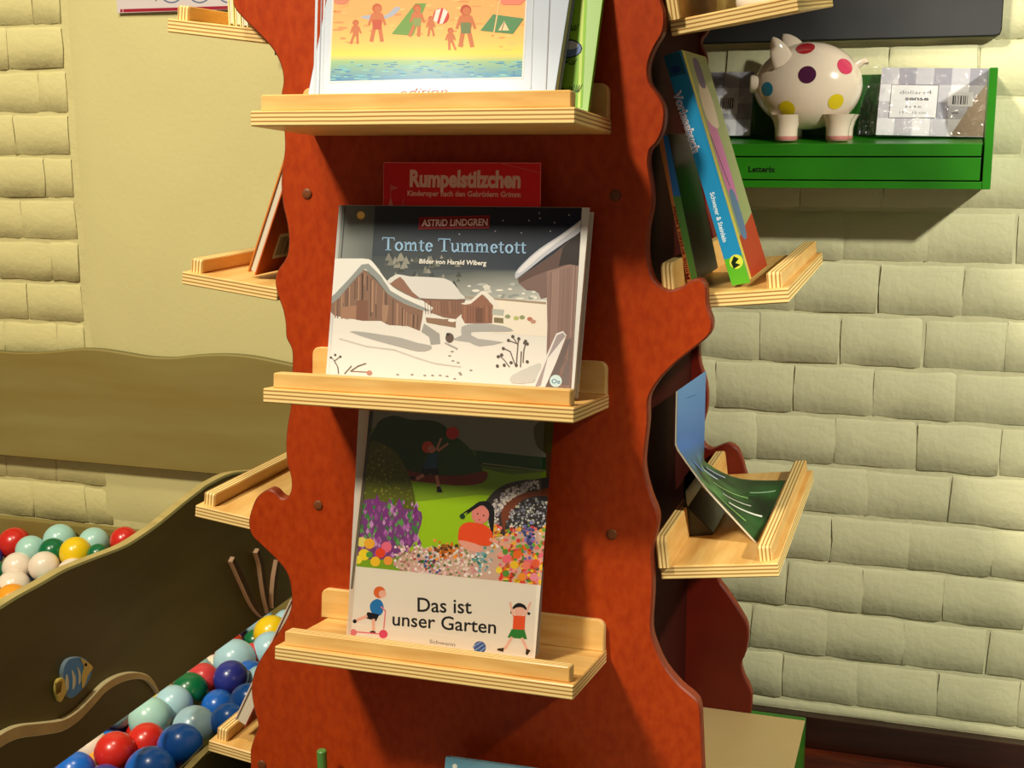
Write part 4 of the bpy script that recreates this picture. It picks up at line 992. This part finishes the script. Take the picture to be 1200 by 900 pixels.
def spot(px_, py_, r_, col, sq=1.0):
    d = ray(px_, py_); best = None
    for k in range(400):  # march to the body surface
        t = 1.75+k*.001; p = CAM+d*t-Pw-ctr; s_ = ell(max(-1, min(1, p.x/RX)))
        if (p.x/RX)**2+(p.y/(RY*s_))**2+(p.z/(RZ*s_))**2 < 1: best = p; break
    if best is None: return
    e = Vector((best.x/RX, best.y/RY, best.z/RZ)).normalized(); nrm = Vector((e.x/RX, e.y/RY, e.z/RZ)).normalized(); t1 = nrm.cross(Vector((0,0,1))).normalized(); t2 = nrm.cross(t1)
    vs = []; fs = []; n = 20
    rings = [.0, .35, .7, 1.0]
    for rr in rings:
        for i in range(n):
            g = 2*math.pi*i/n; q = best+(t1*math.cos(g)+t2*math.sin(g))*r_*max(rr, .01)
            vs.append(body_pt((q.x/RX, q.y/RY, q.z/RZ), 1.008))
    for k in range(3):
        for i in range(n): fs.append((k*n+i, k*n+(i+1) % n, (k+1)*n+(i+1) % n, (k+1)*n+i))
    mesh_obj('spot', vs, fs, mat('glazed_spot', col, .12, .6, .6), pg, smooth=True)
for a in ((901,104.5,.0105,(34,130,166)),(946,87.5,.0125,(66,14,62)),(990.5,77.5,.0125,(214,66,104)),(923,127,.0118,(222,200,24)),(979.5,119,.0115,(222,200,30)),(944,56,.0135,(172,12,34))): spot(*a)
# packaged frames
def package(name, label, tl, tr, bl_, Yt, Yb, wrap_l=.0, wrap_r=.0):
    A_ = at(*tl, Y=Yt); B_ = at(*tr, Y=Yt); C_ = at(*bl_, Y=Yb); fr = frame(C_, B_-A_, A_-C_); k = (C_.z-(zs_+.0085))/fr.col[2].z; fr = frame(C_-fr.col[2].xyz*k, B_-A_, A_-C_)
    w = (B_-A_).length; h = (fr.inverted() @ A_).z
    e = empty(name, mat=fr); tag(e, label, 'photo frame'); box('card_insert', (0, .001, .001), (w, .009, h), M['card'], e, bev=.0006)
    # crinkled plastic sleeve
    vs = []; fs = []; nx, nz = 36, 20; x0 = -wrap_l; x1 = w+wrap_r
    for j in range(nz+1):
        for i in range(nx+1):
            x = x0+(x1-x0)*i/nx; z = -.0+(h+.004)*j/nz; q = noise.noise(Vector((x*60, z*60, 5)))*.0024+noise.noise(Vector((x*150, z*130, 9)))*.0016
            out = x < -.002 or x > w+.002 or z > h
            y = -.0028+q if not out else .002+q*2.2
            vs.append((x, y, z))
    n = nx+1
    for j in range(nz):
        for i in range(nx): fs.append((j*n+i, j*n+i+1, (j+1)*n+i+1, (j+1)*n+i))
    mesh_obj('plastic_sleeve', vs, fs, M['film'], e, smooth=True)
    return e, w, h
def gingham(A, w, h, nx, nz):
    for i in range(nx):
        for j in range(nz):
            c = (150,150,166) if (i % 2 and j % 2) else (186,186,198) if (i % 2 or j % 2) else (222,222,230)
            A.poly([(w*i/nx, h*j/nz), (w*(i+1)/nx, h*j/nz), (w*(i+1)/nx, h*(j+1)/nz), (w*i/nx, h*(j+1)/nz)], c, i+j == 0)
pk, pw_, ph_ = package('packaged_frame', 'grey gingham photo frame in plastic at the right end of the green shelf', (1033,79), (1158,80), (1026.5,155), 2.02, 1.985, .026, .0)
A = Art(pk, px=False, base=-.0005, mt=M['prtm']); A.v = []
A.k = 0
A.poly([(0,.001),(pw_,.001),(pw_,ph_),(0,ph_)], (206,206,216)); gingham(A, pw_, ph_, 6, 4)
u = lambda x: (x-1030)/(1156-1030)*pw_
vv_ = lambda y: (156-y)/(156-79)*ph_
A.poly([(u(1118)-.0,0.001),(pw_,.001),(pw_,ph_*.8),(u(1140),vv_(118))], (166,148,130))
A.poly([(u(1043),vv_(137)),(u(1100),vv_(136)),(u(1100),vv_(98)),(u(1043),vv_(98))], (110,112,120)); A.poly([(u(1044),vv_(136)),(u(1099),vv_(135)),(u(1099),vv_(99)),(u(1044),vv_(99))], (222,222,228))
A.text('dollars', (u(1054),vv_(109)), (u(1085),vv_(109)), .0055, (120,120,128)); A.text('4', (u(1086),vv_(109)), (u(1092),vv_(109)), .0065, (110,110,118)); A.text('sense', (u(1061),vv_(116)), (u(1089),vv_(116)), .0058, (90,90,98), .03)
A.text('6 x 4 in', (u(1062),vv_(124.5)), (u(1081),vv_(124.5)), .0035, (110,110,118), .02); A.text('15 x 10 cm', (u(1056),vv_(131.5)), (u(1087),vv_(131.5)), .0042, (110,110,118))
A.poly([(u(1112),vv_(122)),(u(1141),vv_(122)),(u(1141),vv_(106)),(u(1112),vv_(106))], (214,214,220))
rnd = random.Random(6); x = u(1117)
while x < u(1136): w_ = rnd.choice([.0008, .0014, .0022]); A.poly([(x,vv_(120)),(x+w_,vv_(120)),(x+w_,vv_(110)),(x,vv_(110))], (50,48,54)); x += w_+rnd.choice([.0009, .0018])
A.text('xxxxx', (u(1117),vv_(130.5)), (u(1126),vv_(130.5)), .002, (90,90,96)) if False else A.poly([(u(1117),vv_(130.5)),(u(1125),vv_(130.5)),(u(1125),vv_(129)),(u(1117),vv_(129))], (110,110,116))
A.done()
pk2, pw2, ph2 = package('packaged_frame', 'wrapped grey photo frame with barcode beside the snout of the piggy bank', (815,85), (881,84), (812,160), 2.02, 1.99, 0, .006)
A = Art(pk2, px=False, base=-.0005, mt=M['prtm']); A.poly([(0,.001),(pw2,.001),(pw2,ph2),(0,ph2)], (206,206,216)); gingham(A, pw2, ph2, 4, 4)
u2 = lambda x: (x-813)/(881-813)*pw2
v2 = lambda y: (160-y)/(160-84)*ph2
A.poly([(u2(838),v2(134)),(u2(864),v2(134)),(u2(864),v2(112)),(u2(838),v2(112))], (226,226,230)); x = u2(843); rnd = random.Random(12)
while x < u2(859): w_ = rnd.choice([.0008, .0014, .002]); A.poly([(x,v2(128)),(x+w_,v2(128)),(x+w_,v2(115)),(x,v2(115))], (60,58,64)); x += w_+rnd.choice([.0009, .0016])
A.done()

# ================================================================== LEFT SIDE: poster, boards, ball pool
po = at(137.5, 15.5, Y=YW-.008); po2 = at(203, 14, Y=YW-.008)
ps = empty('poster', po); tag(ps, 'white laminated sign with a dark red stripe on the left wall at top edge', 'sign')
pw3 = at(330, 10, Y=YW-.008).x-po.x
box('sheet', (0, 0, 0), (pw3, .0012, .20), flat((206,196,196)), ps)
A = Art(ps, px=True, fr=WM[ps.name]); A.clip = [(138,-90),(330,-90),(330,9),(138,15.3)]
A.poly([(136,-90),(330,-90),(330,10),(138,16)], (204,194,196)); A.poly([(141,14.6),(330,9),(330,5),(141,10.8)], (150,30,50)); A.line([(144.2,9),(144.2,16)], .6, (210,200,200))
for cx_ in (201, 234, 268):
    for i in range(24):
        a0 = 2*math.pi*i/24; a1 = 2*math.pi*(i+1)/24; ro, ri = 14, 12.2
        A.poly([(cx_+ro*math.cos(a0), -10+ro*math.sin(a0)), (cx_+ro*math.cos(a1), -10+ro*math.sin(a1)), (cx_+ri*math.cos(a1), -10+ri*math.sin(a1)), (cx_+ri*math.cos(a0), -10+ri*math.sin(a0))], (96,110,140), i == 0)
A.line([(183,-20),(183,1)], 1.4, (90,90,110)); A.done()

# wavy wall board
WB = 2.022
wt = [(0,412),(30,413.5),(60,412),(90,409),(115,409.5),(140,413),(170,418),(200,419.5),(225,417),(250,415.5),(275,416),(300,419),(325,424),(345,428.5)]
tp = [at(x, y, Y=WB) for x, y in wt]; zb0 = at(130, 545.5, Y=WB).z
lft = [Vector((-2.3, WB, .65)), Vector((-2.15, WB, .63)), Vector((-2.0, WB, .652)), Vector((-1.85, WB, .636))]
rgt = [Vector((-1.02, WB, .625)), Vector((-.98, WB, .62))]
topc = crom(lft+tp+rgt, 4)
wbd = empty('wave_board', (-1.6, YW-.006, zb0)); tag(wbd, 'olive stained plywood board with wavy top edge fixed flat on the left wall', 'board')
prism('board_panel', [Vector((-2.3, WB, zb0))]+topc+[Vector((-.98, WB, zb0))], (0, .018, 0), [M['olive'], M['olive_shaded']], wbd, bev=.0025, local=False)
for x in (-1.9, -1.5, -1.12): box('spacer', (x-.03, WB+.019, zb0+.05), (x+.03, YW-.002, zb0+.12), M['olive_edge'], wbd, local=False)
# ball pool: rear rim board, right wavy board with sea relief, lower rim
pool = empty('ball_pool', (-1.6, 1.5, 0)); tag(pool, 'wooden ball pool with olive wavy sides decorated with fish and seagrass', 'ball pool')
ry = 2.0; rz = at(60, 613, Y=ry).z
box('rear_rim', (-2.3, ry, 0), (-1.02, ry+.018, rz), M['olive'], pool, bev=.0015, local=False)
bx0 = -1.0
ft = [(0,712),(21.7,698.5),(50,683),(75,668.5),(100,658),(125,648.5),(142,642),(158,633.5),(183,616.5),(200,603),(218,588),(235,575),(246,567)]
fp = [at(x, y, X=bx0) for x, y in ft]
near_ = [Vector((bx0, .45, .53)), Vector((bx0, .6, .50)), Vector((bx0, .75, .475)), Vector((bx0, .9, .485)), Vector((bx0, 1.03, .505))]
far_ = [Vector((bx0, 1.66, .538)), Vector((bx0, 1.75, .52)), Vector((bx0, 1.86, .50)), Vector((bx0, 1.97, .505)), Vector((bx0, 2.0, .51))]
topc = crom(near_+fp+far_, 4); zfb = at(200, 803, X=bx0).z
sd = prism('side_board', [Vector((bx0, .45, zfb))]+topc+[Vector((bx0, 2.0, zfb))], (-.018, 0, 0), [M['olive_shaded'], M['olive_edge']], pool, bev=.0025, local=False)
# lower rim board in front of the balls
lx = -.926
lw = [at(x, y, X=lx) for x, y in ((222,906),(235,891),(247,880),(256,873),(263,869))]
lowp = [Vector((lx, .45, .2)), Vector((lx, .8, .16)), Vector((lx, 1.1, .15))]+lw[0:]+[Vector((lx, 1.55, lw[-1].z+.004)), Vector((lx, 1.75, .2)), Vector((lx, 2.0, .19))]
lowp = crom(lowp, 4)
prism('lower_board', [Vector((lx, .45, 0))]+lowp+[Vector((lx, 2.0, 0))], (-.016, 0, 0), [M['olive_shaded'], M['olive_edge']], pool, bev=.002, local=False)
def relief(name, cl, widths, thick, mats, parent):
    P_ = [at(x, y, X=bx0+.0002) for x, y in cl]; P_ = crom(P_, 4); n = len(P_); L_ = []; R_ = []
    for i, p in enumerate(P_):
        d = (P_[min(i+1, n-1)]-P_[max(i-1, 0)]); d.x = 0; d.normalize(); nn = Vector((0, -d.z, d.y)); t = i/(n-1)*(len(widths)-1); k = min(len(widths)-2, int(t)); w_ = widths[k]+(widths[k+1]-widths[k])*(t-k)
        L_.append(p+nn*w_/2); R_.append(p-nn*w_/2)
    return prism(name, L_+list(reversed(R_)), (thick, 0, 0), mats, parent, bev=.001, local=False)
relief('wave_strip', [(-30,884),(-10,870),(5,861),(20,856),(45,853),(68,849),(86,838),(102,822),(118,805),(135,795),(152,791),(166,793),(175,801),(181,811)], [.016,.016,.015,.014,.012,.008,.003], .008, [mat('wave_strip_face', (226, 206, 140), .5, .4, 0, .25, 20), mat('wave_strip_edge', (255, 244, 190), .5)], sd)
for cl in ([(268,655),(273,665),(281,682),(289,700),(297,714),(304,722)], [(297,645),(302,660),(305,682),(308,702),(311,718)], [(322,656),(319,675),(317,695),(316,712)]):
    relief('seagrass', cl, [.010,.013,.012,.005], .008, [M['weed'], M['weed_edge']], sd)
def plate(name, pts, thick, mats, parent, lift=0.0, n=3, sm=True):
    P_ = [at(x, y, X=bx0+.0002+lift) for x, y in pts]; P_ = crom(P_, n, True) if sm else P_
    return prism(name, P_, (thick, 0, 0), mats, parent, bev=.0006, local=False)
fish = plate('fish', [(83,769.5),(92,770),(100,776),(103,787),(98,800),(91,808),(84,815),(77,817),(73,806),(69,793),(70,782),(75,773)], .006, [M['fishblue'], flat((150,180,200))], sd)
def fsub(name, pts, m, lift=.0065, sm=True, th=.0006): return plate(name, pts, th, [m, m], sd, lift, 3, sm)
fsub('fish_face', [(94,771.5),(101,775),(108.5,782),(103,791),(99,803),(96,806),(96,792),(98,781)], M['fishyel'])
fsub('fish_tail', [(64,797),(71,794),(74,800),(75,808),(68,822),(64,816),(62,808)], M['fishyel'], .001, th=.005)
for q in ([(78,790),(80,797),(80,806),(78,809),(76.5,800)], [(84,785),(88,793),(88,802),(85,808),(85,797)], [(90,781),(94,788),(94.5,797),(92,802),(92,791)]): fsub('fish_stripe', q, M['fishpale'])
fsub('fish_eye', [(99.5,777.5),(101.5,777.5),(101.5,780.5),(99.5,780.5)], M['black'], .0075)
for i in range(4): fsub('fin_line', [(65+i*2.2,800-i*.6),(66+i*2.2,800-i*.6),(66.6+i*1.4,814-i),(65.8+i*1.4,814-i)], mat('fin_line_paint', (150,110,30), .5), .0062, sm=False)

# balls
def uv_ball(nu=24, nv_=14):
    vs = []; fs = []
    for j in range(1, nv_):
        p = math.pi*j/nv_
        for i in range(nu): t = 2*math.pi*i/nu; vs.append((math.sin(p)*math.cos(t), math.sin(p)*math.sin(t), math.cos(p)))
    vs += [(0,0,1),(0,0,-1)]; N_ = nu*(nv_-1)
    for j in range(nv_-2):
        for i in range(nu): fs.append((j*nu+i, (j+1)*nu+i, (j+1)*nu+(i+1) % nu, j*nu+(i+1) % nu))
    for i in range(nu): fs.append((N_, i, (i+1) % nu)); fs.append((N_+1, (nv_-2)*nu+(i+1) % nu, (nv_-2)*nu+i))
    return vs, fs
BC = dict(red=(206,40,30), rose=(206,62,66), blue=(28,104,204), navy=(44,52,140), ltblue=(168,208,222), teal=(168,214,204), green=(8,104,60), yellow=(236,200,20), white=(236,222,204), orange=(240,160,40))
bv, bf = uv_ball(); BMesh = {}
for k_, c in BC.items():
    me = bpy.data.meshes.new('ball'); me.from_pydata(bv, [], bf); me.polygons.foreach_set('use_smooth', [True]*len(bf)); me.materials.append(mat(k_+'_plastic', c, .28, .5, .15)); BMesh[k_] = me
placed = []
def ball(px_, py_, dpx, col, z, label, mindist=None):
    p = at(px_, py_, Z=z)
    lim = 1.965 if py_ < 640 else 1.925 if py_ < 655 else 1.89
    if p.y > lim: p = at(px_, py_, Y=lim)
    Zd = (p-CAM).dot(_w); r = dpx*Zd/F/2
    placed.append((p, r)); o = bpy.data.objects.new('plastic_ball', BMesh[col]); COL.objects.link(o); o.location = p; o.scale = (r, r, r)
    tag(o, label, 'ball', 'plastic balls in the ball pool'); return o
zf = .255
for a in ((17,637,38,'red',.262,'red ball farthest left of the far pile, against the rear rim'),(36,645,35,'teal',.25,'pale teal ball right beside the red one in far pile'),(70,633,38,'teal',.262,'large pale teal ball in the middle of the far pile by the rim'),(110,636,36,'teal',.258,'pale teal ball right of yellow, against the rear rim'),
          (62,647,33,'green',.244,'dark green ball between two pale teal ones in far pile'),(89,648,38,'yellow',.246,'yellow ball in front of the far pile'),(115,650,26,'green',.232,'dark green ball peeping over the wavy board right of yellow'),(146,634,34,'red',.258,'red ball at the right end of the far pile'),
          (21,665,36,'white',.238,'upper left white ball behind the wavy board'),(52,664,36,'white',.238,'white ball right under the dark green one in far pile'),(16,688,40,'white',.222,'lower left white ball behind the wavy board'),(-5,670,26,'green',.236,'green ball cut by the left photo edge'),(-9,652,24,'navy',.244,'dark blue ball cut by left photo edge'),
          (85,672,36,'white',.225,'white ball mostly hidden behind the wavy board')):
    ball(*a)
zn = .19
for a in ((211,875,54,'blue',.186,'large bright blue ball next to the lower board'),(176,905,60,'blue',.18,'bright blue ball at the bottom edge of photo, nearest of the pool'),(135,882,49,'red',.178,'bright red ball left in the gap under the wavy board'),(172,870,46,'red',.176,'second red ball, between pale green and bright blue'),
          (228,853,52,'ltblue',.18,'pale blue ball right behind the large bright blue one'),(203,826,46,'ltblue',.176,'pale blue ball beside the green one under the wavy board'),(176,842,50,'teal',.176,'pale mint ball under the wavy board'),(222,810,44,'green',.176,'green ball in the gap under the wavy board'),
          (238,797,40,'rose',.176,'rose red ball left of the dark blue one'),(271,795,42,'navy',.19,'dark navy ball in the middle of the gap'),(292,793,38,'blue',.172,'blue ball just right of the navy one'),(256,828,40,'blue',.166,'mid blue ball below the navy one'),
          (268,845,42,'blue',.19,'blue ball close to the shelf corner'),(290,822,42,'blue',.196,'blue ball with white rim beside the leaning pale book'),(275,774,50,'ltblue',.168,'pale blue ball above the navy one'),(298,768,30,'rose',.166,'small visible red ball near the panel edge'),
          (317,762,44,'ltblue',.172,'pale blue ball half behind the panel edge'),(300,752,30,'green',.158,'green ball far up the gap'),(318,742,42,'yellow',.158,'yellow ball at the far upper end of the gap'),(88,905,48,'blue',.168,'blue ball in the lower left corner of the gap'),
          (118,893,38,'orange',.150,'orange ball peeping between blue and red at the bottom'),(137,905,40,'red',.150,'red ball cut by the bottom photo edge'),(252,782,30,'white',.150,'white ball peeping left of the pale blue one'),(108,876,40,'white',.166,'white ball far left under the board edge'),(305,800,40,'ltblue',.17,'pale blue ball beside the red panel edge')):
    ball(*a)
# settle overlaps a little so the balls touch instead of merging
# remaining balls filling the pool, too many to count
rnd = random.Random(21); vs = []; fs = []; cidx = []; keys = list(BC)
lv, lf = uv_ball(12, 7)
for lay in range(4):
    z = .03+lay*.045; r = .0305
    y = .50
    row = 0
    while y < 1.965:
        x = -2.25+(row % 2)*.031+(lay % 2)*.02
        while x < -.975:
            back = y > 1.55 and x < -1.35
            zz = z+(.055 if back else 0)*(lay/3.)
            p = Vector((x+rnd.uniform(-.003,.003), y+rnd.uniform(-.003,.003), zz+rnd.uniform(-.003,.003)))
            ok = zz+r < .2 or back
            for q, rq in placed:
                if (p-q).length < (r+rq)*.86: ok = False; break
            if ok and lay >= 3:      # the ones the photo shows are things of their own
                d_ = p-CAM; zc = d_.dot(_w); qx = 600+F*d_.dot(_r)/zc; qy = 450-F*d_.dot(_u)/zc
                gap_ = 60 < qx < 325 and 920 > qy > 892-(qx-75)*.75
                far_p = -15 < qx < 165 and 600 < qy < 726-qx*.62
                if gap_ or far_p:
                    ck = keys[rnd.randrange(len(keys))]
                    ob = bpy.data.objects.new('plastic_ball', BMesh[ck]); COL.objects.link(ob); ob.location = p; ob.scale = (r, r, r)
                    tag(ob, '%s ball mostly hidden among the others in the %s' % (dict(ltblue='pale blue', teal='pale teal', navy='dark blue', rose='rose red').get(ck, ck), 'gap under the wavy board' if gap_ else 'far ball pile'), 'ball', 'plastic balls in the ball pool')
                    ok = False
            if ok:
                b_ = len(vs); vs += [(p.x+v[0]*r, p.y+v[1]*r, p.z+v[2]*r) for v in lv]; fs += [tuple(i+b_ for i in f) for f in lf]; cidx += [rnd.randrange(len(keys))]*len(lf)
            x += .062
        y += .054; row += 1
o = mesh_obj('plastic_balls', vs, fs, [BMesh[k].materials[0] for k in keys], None, mi=cidx, smooth=True)
tag(o, 'mass of mixed plastic balls lying underneath in the ball pool', 'balls', kind='stuff')
